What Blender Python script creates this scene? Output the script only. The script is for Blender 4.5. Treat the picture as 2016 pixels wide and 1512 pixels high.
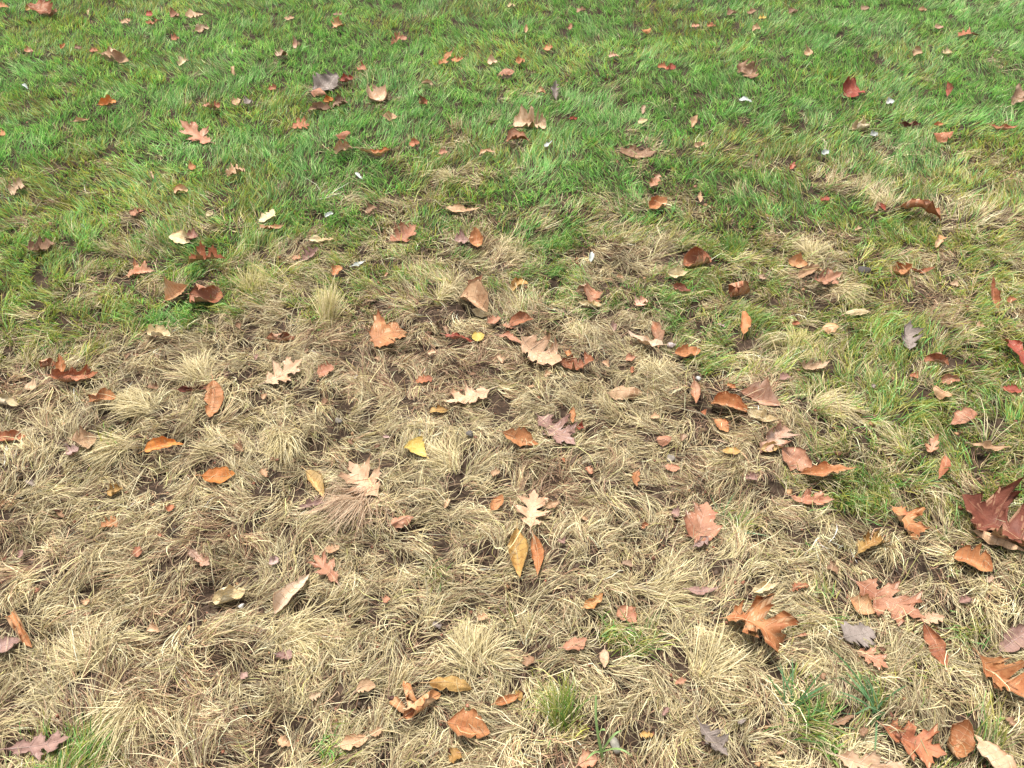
import bpy, math
import numpy as np
from mathutils import Vector, Matrix

for o in list(bpy.data.objects):
    bpy.data.objects.remove(o)
scene = bpy.context.scene
COL = scene.collection

# ------------------------------------------------------------------ camera
CAM_H = 1.10
PITCH = math.radians(43.0)          # below the horizon
F_PX = 1456.0                       # 26 mm equivalent on a 2016 px wide picture
cam = bpy.data.cameras.new('camera')
cam.sensor_width = 36.0
cam.lens = 36.0 * F_PX / 2016.0
cam.clip_start = 0.02
cam.clip_end = 500.0
cam_o = bpy.data.objects.new('camera', cam)
COL.objects.link(cam_o)
cam_o.location = (0, 0, CAM_H)
cam_o.rotation_euler = (math.radians(90) - PITCH, 0, 0)
scene.camera = cam_o
scene.cycles.max_bounces = 4
scene.cycles.diffuse_bounces = 2
scene.cycles.transmission_bounces = 2
scene.render.resolution_x = 1024
scene.render.resolution_y = 768

# ------------------------------------------------------------------ sky, sun, exposure (soft overcast daylight)
SUN_EL, SUN_AZ = math.radians(72), math.radians(-35)     # azimuth from +Y towards +X
world = bpy.data.worlds.new('World')
scene.world = world
world.use_nodes = True
wn, wl = world.node_tree.nodes, world.node_tree.links
wn.clear()
sky = wn.new('ShaderNodeTexSky')
sky.sky_type = 'NISHITA'
sky.sun_disc = False
sky.sun_elevation = SUN_EL
sky.sun_rotation = SUN_AZ
sky.air_density = 1.0
sky.dust_density = 4.0
sky.ozone_density = 1.0
hs = wn.new('ShaderNodeHueSaturation')
hs.inputs['Saturation'].default_value = 0.22             # cloud cover takes the blue out
bg = wn.new('ShaderNodeBackground')
bg.inputs['Strength'].default_value = 0.075
wo = wn.new('ShaderNodeOutputWorld')
wl.new(sky.outputs[0], hs.inputs['Color'])
wl.new(hs.outputs[0], bg.inputs['Color'])
wl.new(bg.outputs[0], wo.inputs['Surface'])
sun = bpy.data.lights.new('sun', 'SUN')
sun.energy = 1.5
sun.angle = math.radians(11)
sun.color = (1.0, 0.95, 0.88)
sun_o = bpy.data.objects.new('sun', sun)
COL.objects.link(sun_o)
sd = Vector((math.sin(SUN_AZ) * math.cos(SUN_EL), math.cos(SUN_AZ) * math.cos(SUN_EL), math.sin(SUN_EL)))
sun_o.rotation_euler = sd.to_track_quat('Z', 'Y').to_euler()
sun_o.location = sd * 20
vs = scene.view_settings
vs.view_transform = 'Standard'
vs.look = 'None'
vs.exposure = 1.74
vs.gamma = 1.0
vs.use_curve_mapping = False

# ------------------------------------------------------------------ helpers
rng = np.random.default_rng(7)
SP, CP = math.sin(PITCH), math.cos(PITCH)

def ray(px, py):
    """direction through a pixel of the 2016x1512 photograph"""
    u, v = (px - 1008.0) / F_PX, (py - 756.0) / F_PX
    return np.array([u, CP - v * SP, -SP - v * CP])

def on_height(px, py, z):
    d = ray(px, py)
    t = (z - CAM_H) / d[2]
    return np.array([0, 0, CAM_H]) + d * t

def to_px(x, y, z=0.0):
    """vectorised projection of ground points to photograph pixels"""
    dz = z - CAM_H
    depth = np.maximum(y * CP - dz * SP, 0.05)
    down = -y * SP - dz * CP
    return 1008.0 + F_PX * x / depth, 756.0 + F_PX * down / depth

def noise2(x, y, scale, seed):
    x = np.asarray(x, float) / scale + 311.7
    y = np.asarray(y, float) / scale + 173.3
    xi, yi = np.floor(x).astype(np.int64), np.floor(y).astype(np.int64)
    fx, fy = x - xi, y - yi
    fx, fy = fx * fx * (3 - 2 * fx), fy * fy * (3 - 2 * fy)
    def h(a, b):
        n = (a * 374761393 + b * 668265263 + seed * 974711) & 0x7fffffff
        n = ((n ^ (n >> 13)) * 1274126177) & 0x7fffffff
        n = (n ^ (n >> 16)) & 0xffff
        return n / 65535.0 * 2 - 1
    a, b, c, d = h(xi, yi), h(xi + 1, yi), h(xi, yi + 1), h(xi + 1, yi + 1)
    return (a * (1 - fx) + b * fx) * (1 - fy) + (c * (1 - fx) + d * fx) * fy

def smooth(a, b, v):
    t = np.clip((v - a) / (b - a), 0, 1)
    return t * t * (3 - 2 * t)

def lin(r, g, b):
    c = np.array([r, g, b], float) / 255.0
    return np.where(c <= 0.04045, c / 12.92, ((c + 0.055) / 1.055) ** 2.4)

# ---- where the turf is green and where it is dead (read off the photograph, laid on the ground)
BX = [-900, -300, 0, 200, 400, 600, 800, 950, 1100, 1300, 1500, 1650, 1800, 2016, 2700]
BY = [800, 765, 730, 670, 600, 570, 495, 450, 525, 590, 660, 790, 910, 1080, 1400]
SOFT_X = [0, 500, 1000, 1400, 2016]
SOFT_Y = [165, 175, 150, 220, 270]
def _b(px, py, rx, ry, amp):
    p = on_height(px, py, 0.02)
    q = on_height(px + rx, py, 0.02)
    r0, r1 = on_height(px, py - ry, 0.02), on_height(px, py + ry, 0.02)
    return (p[0], p[1], abs(q[0] - p[0]), abs(r0[1] - r1[1]) / 2, amp)
PATCHES = [_b(*a) for a in [
    (150, 1490, 95, 45, 1.0), (1105, 1385, 55, 60, .45), (1245, 1250, 60, 38, .6), (1600, 1425, 50, 60, .5),
    (1740, 1390, 50, 30, .35), (1690, 965, 100, 38, .75), (330, 625, 55, 24, .7), (1430, 1030, 50, 30, .45),
    (1910, 1235, 60, 40, .6), (1950, 1470, 80, 50, .3), (640, 1455, 40, 40, .45), (1380, 720, 60, 28, .35),
    (1850, 830, 90, 60, .35), (1690, 660, 110, 70, .5), (1450, 500, 40, 50, .6), (1000, 1240, 60, 30, .1),
    (1870, 1000, 80, 40, .35), (1650, 890, 50, 25, .4), (860, 1120, 50, 25, .1), (1540, 1200, 60, 40, .15),
    (985, 180, 42, 26, -.6), (885, 335, 48, 18, -.9), (900, 255, 26, 20, -.8), (1205, 182, 40, 20, -.5),
    (650, 160, 52, 25, -.5), (190, 300, 60, 15, -.7), (1620, 345, 60, 30, -.8), (1935, 300, 62, 25, -.7),
    (1490, 317, 40, 20, -.6), (1350, 380, 75, 36, -.7), (280, 420, 80, 20, -.7), (440, 430, 70, 22, -.6),
    (25, 365, 28, 16, -.7), (1935, 440, 60, 30, -.7), (1840, 500, 62, 30, -.8), (1620, 480, 72, 40, -.7),
    (1745, 390, 42, 20, -.7), (1900, 385, 60, 20, -.6), (60, 205, 36, 14, -.6), (375, 197, 40, 10, -.6),
    (1955, 115, 30, 38, -.4), (1200, 490, 85, 30, -.6), (960, 470, 125, 45, -.5), (330, 340, 30, 10, -.5),
    (745, 290, 50, 14, -.5), (540, 185, 26, 14, -.5), (1040, 240, 40, 16, -.5), (1840, 600, 50, 20, -.4),
    (1470, 130, 26, 18, -.5), (1255, 300, 50, 14, -.5), (100, 320, 50, 12, -.5), (560, 560, 90, 50, -.35),
    (90, 480, 50, 18, -.5), (620, 470, 50, 12, -.4), (800, 400, 60, 14, -.4), (1500, 420, 90, 30, -.35),
]]
def greenness(x, y):
    px, py = to_px(x, y, 0.02)
    by = np.interp(px, BX, BY)
    so = np.interp(px, SOFT_X, SOFT_Y)
    d = (by - py) / so
    d = d + 0.55 * noise2(x, y, 0.22, 3) + 0.4 * noise2(x, y, 0.07, 4)
    g = smooth(-1.0, 1.0, d)
    g = g * (0.985 - 0.13 * smooth(0.0, 0.8, noise2(x, y, 0.35, 9)) * smooth(120, 330, py))
    g = g * (1 - 0.22 * smooth(1350, 1750, px) * smooth(120, 320, py))
    g = g * (1 - 0.55 * smooth(0.05, 0.6, noise2(x, y, 0.10, 6)) * smooth(260, 440, py))
    g = g * (1 - 0.5 * smooth(0.45, 0.8, noise2(x, y, 0.13, 5)) * smooth(60, 200, py))
    for cx, cy, rx, ry, amp in PATCHES:
        k = np.exp(-(((x - cx) / rx) ** 2 + ((y - cy) / ry) ** 2) * 0.9)
        g = g + (amp if amp > 0 else .72 * amp) * k
    cap_ = 1 - 0.33 * smooth(1150, 1500, px) * smooth(330, 480, py)
    g = np.minimum(g, cap_ + 0.25 * noise2(x, y, 0.16, 8))
    # a little green survives in the straw, more of it to the right
    g = np.maximum(g, 0.02 + 0.09 * smooth(1300, 1900, px))
    return np.clip(g, 0, 1)

def ground_z(x, y):
    g = greenness(x, y)
    big = 0.014 * noise2(x, y, 0.45, 11)
    lump = 0.018 * noise2(x, y, 0.085, 12) + 0.011 * noise2(x, y, 0.042, 13)
    calm = 0.006 * noise2(x, y, 0.16, 14)
    return big + lump * (1 - g) + calm * g

def turf_top(x, y):
    """height on which a fallen leaf comes to rest"""
    g = greenness(x, y)
    return ground_z(x, y) + 0.017 * (1 - g) + 0.026 * g

# ------------------------------------------------------------------ materials
def new_mat(name):
    m = bpy.data.materials.new(name)
    m.use_nodes = True
    nt = m.node_tree
    nt.nodes.clear()
    out = nt.nodes.new('ShaderNodeOutputMaterial')
    return m, nt, out

def blade_material(name, transl, rough, tint):
    m, nt, out = new_mat(name)
    at = nt.nodes.new('ShaderNodeAttribute'); at.attribute_name = 'Col'
    p = nt.nodes.new('ShaderNodeBsdfPrincipled')
    p.inputs['Roughness'].default_value = rough
    p.inputs['Specular IOR Level'].default_value = 0.35
    tr = nt.nodes.new('ShaderNodeBsdfTranslucent')
    mx = nt.nodes.new('ShaderNodeMixShader'); mx.inputs[0].default_value = transl
    tc = nt.nodes.new('ShaderNodeMixRGB'); tc.blend_type = 'MULTIPLY'; tc.inputs[0].default_value = 1.0
    tc.inputs[2].default_value = (*tint, 1)
    nt.links.new(at.outputs['Color'], p.inputs['Base Color'])
    nt.links.new(at.outputs['Color'], tc.inputs[1])
    nt.links.new(tc.outputs[0], tr.inputs['Color'])
    nt.links.new(p.outputs[0], mx.inputs[1]); nt.links.new(tr.outputs[0], mx.inputs[2])
    nt.links.new(mx.outputs[0], out.inputs['Surface'])
    return m
M_GREEN = blade_material('living_blade', 0.34, 0.45, (1.15, 1.3, 0.75))
M_STRAW = blade_material('straw_blade', 0.12, 0.6, (1.1, 1.0, 0.8))

def soil_material():
    m, nt, out = new_mat('soil')
    tc = nt.nodes.new('ShaderNodeTexCoord')
    n1 = nt.nodes.new('ShaderNodeTexNoise'); n1.inputs['Scale'].default_value = 55; n1.inputs['Detail'].default_value = 8
    n2 = nt.nodes.new('ShaderNodeTexNoise'); n2.inputs['Scale'].default_value = 3.0; n2.inputs['Detail'].default_value = 4
    cr = nt.nodes.new('ShaderNodeValToRGB')
    cr.color_ramp.elements[0].position = 0.3; cr.color_ramp.elements[0].color = (0.018, 0.012, 0.008, 1)
    cr.color_ramp.elements[1].position = 0.72; cr.color_ramp.elements[1].color = (0.075, 0.050, 0.034, 1)
    gr = nt.nodes.new('ShaderNodeValToRGB')      # distant turf, too far to tell blades apart
    gr.color_ramp.elements[0].position = 0.35; gr.color_ramp.elements[0].color = (0.045, 0.085, 0.022, 1)
    gr.color_ramp.elements[1].position = 0.7; gr.color_ramp.elements[1].color = (0.085, 0.12, 0.035, 1)
    at = nt.nodes.new('ShaderNodeAttribute'); at.attribute_name = 'far'
    mx = nt.nodes.new('ShaderNodeMixRGB')
    p = nt.nodes.new('ShaderNodeBsdfPrincipled'); p.inputs['Roughness'].default_value = 0.95
    p.inputs['Specular IOR Level'].default_value = 0.15
    bp = nt.nodes.new('ShaderNodeBump'); bp.inputs['Strength'].default_value = 0.8; bp.inputs['Distance'].default_value = 0.006
    L = nt.links.new
    L(tc.outputs['Object'], n1.inputs['Vector']); L(tc.outputs['Object'], n2.inputs['Vector'])
    L(n1.outputs[0], cr.inputs[0]); L(n2.outputs[0], gr.inputs[0])
    L(at.outputs['Fac'], mx.inputs[0]); L(cr.outputs[0], mx.inputs[1]); L(gr.outputs[0], mx.inputs[2])
    L(mx.outputs[0], p.inputs['Base Color']); L(n1.outputs[0], bp.inputs['Height']); L(bp.outputs[0], p.inputs['Normal'])
    L(p.outputs[0], out.inputs['Surface'])
    return m

def np_mesh(name, verts, tris, quads=None, smooth_shade=True):
    me = bpy.data.meshes.new(name)
    nv = len(verts)
    nt_ = 0 if tris is None else len(tris)
    nq = 0 if quads is None else len(quads)
    me.vertices.add(nv)
    me.vertices.foreach_set('co', np.asarray(verts, np.float32).ravel())
    loops, starts = [], []
    if nq:
        loops.append(np.asarray(quads, np.int32).ravel()); starts.append(np.arange(nq) * 4)
    if nt_:
        loops.append(np.asarray(tris, np.int32).ravel()); starts.append(nq * 4 + np.arange(nt_) * 3)
    lp = np.concatenate(loops)
    me.loops.add(len(lp)); me.loops.foreach_set('vertex_index', lp)
    me.polygons.add(nq + nt_)
    me.polygons.foreach_set('loop_start', np.concatenate(starts).astype(np.int32))
    if smooth_shade:
        me.polygons.foreach_set('use_smooth', np.ones(nq + nt_, bool))
    me.update(calc_edges=True)
    return me

def tag(o, label=None, cat=None, group=None, kind=None):
    if label: o['label'] = label
    if cat: o['category'] = cat
    if group: o['group'] = group
    if kind: o['kind'] = kind
    return o

# ------------------------------------------------------------------ the ground, one sheet out to the horizon
def axis_lines(a, b, step, far):
    core = np.arange(a, b + step / 2, step)
    out, d = [], step
    p = 0.0
    while p < far:
        d *= 1.45; p += d; out.append(p)
    out = np.array(out)
    return np.concatenate([(a - out)[::-1], core, b + out])
gx, gy = axis_lines(-3.6, 3.6, 0.03, 120), axis_lines(-0.5, 5.6, 0.03, 120)
GX, GY = np.meshgrid(gx, gy)
fade = smooth(0, 0.6, np.maximum.reduce([np.abs(GX) - 3.6, GY - 5.6, -0.5 - GY]))
GZ = ground_z(np.clip(GX, -5, 5), np.clip(GY, -1.2, 7)) * (1 - fade)
nx_, ny_ = len(gx), len(gy)
idx = np.arange(nx_ * ny_).reshape(ny_, nx_)
quads = np.stack([idx[:-1, :-1], idx[:-1, 1:], idx[1:, 1:], idx[1:, :-1]], -1).reshape(-1, 4)
me = np_mesh('ground', np.stack([GX, GY, GZ], -1).reshape(-1, 3), None, quads)
fa = me.attributes.new('far', 'FLOAT', 'POINT')
inner = np.maximum.reduce([np.abs(GX) - 3.3, GY - 5.2, -0.4 - GY])
fa.data.foreach_set('value', smooth(-0.3, 0.4, inner).astype(np.float32).ravel())
me.materials.append(soil_material())
ground = bpy.data.objects.new('ground', me)
COL.objects.link(ground)
tag(ground, 'dark brown soil showing between the grass', 'ground', kind='structure')
# ------------------------------------------------------------------ fallen leaves
PAL = {  # top colour, second tone, underside (sRGB)
    'bo': ((238, 148, 56), (222, 118, 40), (228, 180, 120), 'bright orange'),
    'or': ((218, 146, 84), (190, 104, 52), (222, 180, 132), 'orange'),
    'ru': ((204, 124, 76), (162, 84, 48), (208, 160, 124), 'rust brown'),
    'rd': ((192, 84, 56), (156, 58, 40), (200, 138, 108), 'red'),
    'mr': ((150, 72, 50), (108, 48, 36), (180, 124, 100), 'dark maroon'),
    'dr': ((164, 88, 62), (128, 62, 42), (210, 162, 116), 'deep red brown'),
    'ta': ((222, 178, 130), (192, 138, 92), (226, 190, 150), 'tan'),
    'be': ((230, 188, 146), (206, 152, 108), (232, 204, 172), 'beige'),
    'pk': ((212, 148, 108), (182, 106, 70), (224, 184, 156), 'dusty pink'),
    'mv': ((190, 146, 128), (154, 108, 94), (198, 170, 160), 'mauve'),
    'br': ((176, 130, 92), (136, 94, 62), (186, 152, 122), 'brown'),
    'gy': ((168, 150, 138), (128, 112, 100), (184, 168, 154), 'grey brown'),
    'ye': ((240, 206, 92), (220, 172, 60), (234, 210, 140), 'yellow'),
    'cr': ((238, 214, 160), (216, 180, 118), (238, 220, 182), 'cream'),
    'oc': ((214, 168, 84), (184, 126, 54), (216, 182, 124), 'ochre'),
    'wh': ((208, 214, 204), (176, 186, 178), (232, 234, 230), 'white'),
}
LEAF_GAIN = 0.86
def dull(c, k=.80):
    c = np.array(c, float); g = c @ np.array([.3, .59, .11]); return tuple(g + (c - g) * k)
def leaf_material(name, ca, cb, transl):
    m, nt, out = new_mat(name)
    a, b = lin(*dull(ca)) * LEAF_GAIN, lin(*dull(cb)) * LEAF_GAIN * .92
    pale = np.minimum(a * 1.25 + .10, .8)
    L = nt.links.new
    tc = nt.nodes.new('ShaderNodeTexCoord')
    oi = nt.nodes.new('ShaderNodeObjectInfo')
    add = nt.nodes.new('ShaderNodeVectorMath'); add.operation = 'ADD'
    sc = nt.nodes.new('ShaderNodeVectorMath'); sc.operation = 'SCALE'; sc.inputs['Scale'].default_value = 7.0
    L(oi.outputs['Random'], sc.inputs[0]); L(tc.outputs['Object'], add.inputs[0]); L(sc.outputs[0], add.inputs[1])
    n1 = nt.nodes.new('ShaderNodeTexNoise'); n1.inputs['Scale'].default_value = 34; n1.inputs['Detail'].default_value = 6
    n1.inputs['Roughness'].default_value = 0.65
    L(add.outputs[0], n1.inputs['Vector'])
    cr = nt.nodes.new('ShaderNodeValToRGB')
    cr.color_ramp.elements[0].position = 0.36; cr.color_ramp.elements[0].color = (*b, 1)
    cr.color_ramp.elements[1].position = 0.60; cr.color_ramp.elements[1].color = (*a, 1)
    e = cr.color_ramp.elements.new(.78); e.color = (*pale, 1)
    L(n1.outputs[0], cr.inputs[0])
    # dark specks of decay
    n2 = nt.nodes.new('ShaderNodeTexNoise'); n2.inputs['Scale'].default_value = 230; n2.inputs['Detail'].default_value = 3
    L(add.outputs[0], n2.inputs['Vector'])
    sr = nt.nodes.new('ShaderNodeValToRGB')
    sr.color_ramp.elements[0].position = 0.66; sr.color_ramp.elements[0].color = (0, 0, 0, 1)
    sr.color_ramp.elements[1].position = 0.74; sr.color_ramp.elements[1].color = (0.7, 0.7, 0.7, 1)
    L(n2.outputs[0], sr.inputs[0])
    sp = nt.nodes.new('ShaderNodeMixRGB'); sp.inputs[2].default_value = (*(b * 0.35), 1)
    L(sr.outputs[0], sp.inputs[0]); L(cr.outputs[0], sp.inputs[1])
    n3 = nt.nodes.new('ShaderNodeTexNoise'); n3.inputs['Scale'].default_value = 17; n3.inputs['Detail'].default_value = 5
    n3.inputs['Roughness'].default_value = .7
    L(add.outputs[0], n3.inputs['Vector'])
    br_ = nt.nodes.new('ShaderNodeValToRGB')
    br_.color_ramp.elements[0].position = 0.52; br_.color_ramp.elements[0].color = (0, 0, 0, 1)
    br_.color_ramp.elements[1].position = 0.66; br_.color_ramp.elements[1].color = (0.65, 0.65, 0.65, 1)
    L(n3.outputs[0], br_.inputs[0])
    sp2 = nt.nodes.new('ShaderNodeMixRGB'); sp2.inputs[2].default_value = (*(b * np.array([.62, .52, .45])), 1)
    L(br_.outputs[0], sp2.inputs[0]); L(sp.outputs[0], sp2.inputs[1]); sp = sp2
    hsv = nt.nodes.new('ShaderNodeHueSaturation')
    mr_ = nt.nodes.new('ShaderNodeMapRange'); mr_.inputs['To Min'].default_value = 0.84; mr_.inputs['To Max'].default_value = 1.14
    L(oi.outputs['Random'], mr_.inputs['Value']); L(mr_.outputs[0], hsv.inputs['Value']); L(sp.outputs[0], hsv.inputs['Color'])
    p = nt.nodes.new('ShaderNodeBsdfPrincipled')
    p.inputs['Roughness'].default_value = 0.6; p.inputs['Specular IOR Level'].default_value = 0.35
    bp = nt.nodes.new('ShaderNodeBump'); bp.inputs['Strength'].default_value = 0.9; bp.inputs['Distance'].default_value = 0.003
    L(n1.outputs[0], bp.inputs['Height']); L(bp.outputs[0], p.inputs['Normal'])
    tr = nt.nodes.new('ShaderNodeBsdfTranslucent'); mx = nt.nodes.new('ShaderNodeMixShader'); mx.inputs[0].default_value = transl
    L(hsv.outputs[0], p.inputs['Base Color']); L(hsv.outputs[0], tr.inputs['Color'])
    L(p.outputs[0], mx.inputs[1]); L(tr.outputs[0], mx.inputs[2]); L(mx.outputs[0], out.inputs['Surface'])
    return m
LM = {}
for k, (ca, cb, cu, _) in PAL.items():
    LM[k] = (leaf_material('leaf_top_' + _.replace(' ', '_'), ca, cb, 0.12),
             leaf_material('leaf_underside_' + _.replace(' ', '_'), cu, ca, 0.12),
             leaf_material('leaf_stem_' + _.replace(' ', '_'), tuple(0.95 * c for c in cu), tuple(0.5 * c + .45 * d for c, d in zip(cb, ca)), 0.0))

def outline(kind, r):
    """one side of the leaf from base to tip: rows of (midrib position, outline u, outline half width)"""
    j = lambda s: r.normal(0, s)
    if kind == 'oak' or kind == 'maple':
        if kind == 'oak':
            lobes = [(.12, .20, .52, .29, .24), (.28, .47, 1.0, .52, .25), (.54, .77, .82, .79, .20)]
        else:
            lobes = [(.06, .05, .62, .20, .48), (.22, .46, 1.0, .56, .42), (.58, .80, .55, .84, .26)]
        pts = [(0, 0, .015), (.04, .04, .06), (.07, .08, .12)]
        pu, pw = .08, .12
        for (m, ut, wt, us, ws) in lobes:
            ut += j(.02); wt *= 1 + j(.09); us += j(.012); ws *= 1 + j(.15)
            du, dw = ut - pu, wt - pw
            pts.append((m, pu + .26 * du + .01, pw + .36 * dw))
            pts.append((m + .015, pu + .42 * du - .01, pw + .64 * dw))       # lower tooth
            pts.append((m + .022, pu + .60 * du + .02, pw + .63 * dw))
            pts.append((m + .03, ut + .015, wt * 1.05))                      # bristle tip
            pts.append((m + .045, ut + .025, wt * .70))
            pts.append((m + .055, ut + .07, wt * .66))                       # upper tooth
            pts.append((m + .075, us + .25 * (ut - us) + .01, ws + .38 * (wt - ws)))
            pts.append((m + .11, us - .01, ws * 1.06))
            pts.append((m + .135, us + .02, ws))
            pu, pw = us + .02, ws
        pts += [(.86, .87, .27), (.90, .91, .13), (.97, .965, .06), (1, 1, .0)]
        pts = np.array(pts)
        pts[3:-2, 2] *= 1 + r.normal(0, .07, len(pts) - 5)
        pts[:, 0] = np.maximum.accumulate(np.minimum(pts[:, 0], 1))
        return pts
    n = 17
    t = np.linspace(0, 1, n)
    if kind == 'ovate':
        w = np.sin(np.pi * t ** .85) ** .8
    elif kind == 'round':
        w = np.sqrt(np.clip(1 - (2 * t - 1) ** 2, 0, 1)) * (1 - .12 * t)
    elif kind == 'lance':
        w = np.sin(np.pi * t ** .75) ** 1.15
    elif kind == 'fan':
        w = np.where(t < .8, (t / .8) ** .85, np.sqrt(np.clip(1 - ((t - .8) / .2) ** 2, 0, 1)))
    else:                                                                    # torn scrap
        w = np.clip(np.sin(np.pi * t) ** .45 * (1 + r.normal(0, .38, n)), .08, 1.4)
    w = w * (1 + r.normal(0, .07, n))
    for _ in range(r.integers(0, 3)):                                        # bites and tears
        w[r.integers(3, n - 2)] *= r.uniform(.45, .8)
    w[1:-1:2] *= .955                                                        # fine teeth
    w[0] = .02 if kind != 'scrap' else .2
    w[-1] = .0 if kind != 'scrap' else .12
    return np.stack([t, t + r.normal(0, .006, n), np.maximum(w, .0)], 1)

STYLE = {  # across curl (deg at the edge), bend along, wrinkle, fold
    'f': (36, 30, .06, 8), 'c': (92, 50, .08, 10), 'v': (-74, -40, .08, -8), 'r': (190, 24, .04, 0),
    'd': (40, 36, .06, 42), 'x': (112, 66, .11, 16)}
LEAVES = []
def leaf_mesh(kind, L, W, col, style, r, detail):
    J = 5 if detail else 3
    cur, bend, wr, fold = STYLE[style]
    cur = math.radians(cur) * r.uniform(.75, 1.2); bend = math.radians(bend) * r.uniform(.5, 1.3) * r.choice([1, 1, -.6])
    if kind == 'scrap': cur, bend = cur * .5, bend * .6
    fold = math.tan(math.radians(fold * r.uniform(.7, 1.2)))
    if style in 'rxc': W = W * {'r': 2.3, 'x': 1.35, 'c': 1.15}[style]
    sides = [outline(kind, r), outline(kind, r)]
    n = len(sides[0])
    mid = (sides[0][:, 0] + sides[1][:, 0]) / 2
    rows = []
    for i in range(n):
        row = []
        for jj in range(-J, J + 1):
            s = sides[0] if jj < 0 else sides[1]
            f = abs(jj) / J
            u = mid[i] + (s[i, 1] - mid[i]) * f
            w = s[i, 2] * f * (1 if jj > 0 else -1)
            row.append((u, w))
        rows.append(row)
    P = np.array(rows)                                   # n x (2J+1) x 2
    x0 = (P[..., 0] - .5) * L
    y0 = P[..., 1] * W / 2
    if kind in ('ovate', 'lance', 'round', 'strip', 'scrap'):
        y0 = y0 + (r.normal(0, .05) * L) * (1 - (2 * P[..., 0] - 1) ** 2)   # sickle bend
    asym = r.uniform(.7, 1.3)
    sx, sy = r.uniform(0, 50), r.uniform(0, 50)
    cmod = cur * (1 + .45 * noise2(x0 + sx, y0 * 0 + sy, L * .35, 31)) * np.where(y0 > 0, asym, 2 - asym)
    k = cmod / (W / 2)
    k = np.where(np.abs(k) < 1e-3, 1e-3, k)
    y1 = np.sin(np.clip(k * np.abs(y0), -3.6, 3.6)) / k * np.sign(y0)
    z1 = (1 - np.cos(np.clip(k * np.abs(y0), -3.6, 3.6))) / k
    if style == 'r':                                     # one edge scrolls over the other: an open tube
        z1 = z1 + .0018 * np.where(y0 > 0, 1, 0) * 1.5
    z1 = z1 + np.abs(y1) * fold
    kb = bend / (L / 2)
    kb = kb if abs(kb) > 1e-3 else 1e-3
    x1 = np.sin(kb * x0) / kb - z1 * np.sin(kb * x0)
    z2 = (1 - np.cos(kb * x0)) / kb + z1 * np.cos(kb * x0)
    z2 = z2 + wr * L * (noise2(x0 + sx, y0 + sy, L * .22, 41) + .5 * noise2(x0 + sx, y0 + sy, L * .1, 42)) * np.clip(np.abs(y0) / (W * .12), .25, 1)
    edge = np.clip(np.abs(P[..., 1]) / np.maximum(np.abs(P[..., 1]).max(), 1e-6), 0, 1)
    z2 = z2 + L * .09 * edge ** 2 * noise2(x0 * 1.7 + sx + 9, y0 * 1.2 + sy, L * .3, 43) * (.95 if style == 'f' else 1.5)
    tw = r.normal(0, .28 if style in 'fcd' else .45) / L * x0
    y2 = y1 * np.cos(tw) - z2 * np.sin(tw)
    z3 = y1 * np.sin(tw) + z2 * np.cos(tw)
    V = np.stack([x1, y2, z3], -1)
    # normals by finite differences, for thickness
    du = np.gradient(V, axis=0); dv = np.gradient(V, axis=1)
    N = np.cross(du, dv); N /= np.maximum(np.linalg.norm(N, axis=-1, keepdims=True), 1e-9)
    th = .00035
    V = V - np.array([0, 0, V[..., 2].mean()])
    m = 2 * J + 1
    top = (V + N * th / 2).reshape(-1, 3); bot = (V - N * th / 2).reshape(-1, 3)
    idx = np.arange(n * m).reshape(n, m)
    q = np.stack([idx[:-1, :-1], idx[1:, :-1], idx[1:, 1:], idx[:-1, 1:]], -1).reshape(-1, 4)
    ring = np.concatenate([idx[:, 0], idx[-1, 1:], idx[::-1, -1][1:], idx[0, ::-1][1:-1]])
    rn = np.roll(ring, -1)
    o = n * m
    rim = np.stack([ring, rn, rn + o, ring + o], -1)
    return V, N, np.concatenate([top, bot]), q, q[:, ::-1] + o, rim

def tube(pts, rad, sides=5):
    pts = np.asarray(pts, float)
    rad = np.broadcast_to(np.asarray(rad, float), (len(pts),))
    tan = np.gradient(pts, axis=0); tan /= np.maximum(np.linalg.norm(tan, axis=1, keepdims=True), 1e-9)
    ref = np.array([0, 0, 1.0]) if abs(tan[:, 2]).mean() < .8 else np.array([1.0, 0, 0])
    a = np.cross(tan, ref); a /= np.maximum(np.linalg.norm(a, axis=1, keepdims=True), 1e-9)
    b = np.cross(tan, a)
    ang = np.linspace(0, 2 * np.pi, sides, endpoint=False)
    V = pts[:, None] + rad[:, None, None] * (np.cos(ang)[None, :, None] * a[:, None] + np.sin(ang)[None, :, None] * b[:, None])
    n = len(pts)
    idx = np.arange(n * sides).reshape(n, sides)
    nx = np.roll(idx, -1, axis=1)
    q = np.stack([idx[:-1], nx[:-1], nx[1:], idx[1:]], -1).reshape(-1, 4)
    return V.reshape(-1, 3), q

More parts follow.
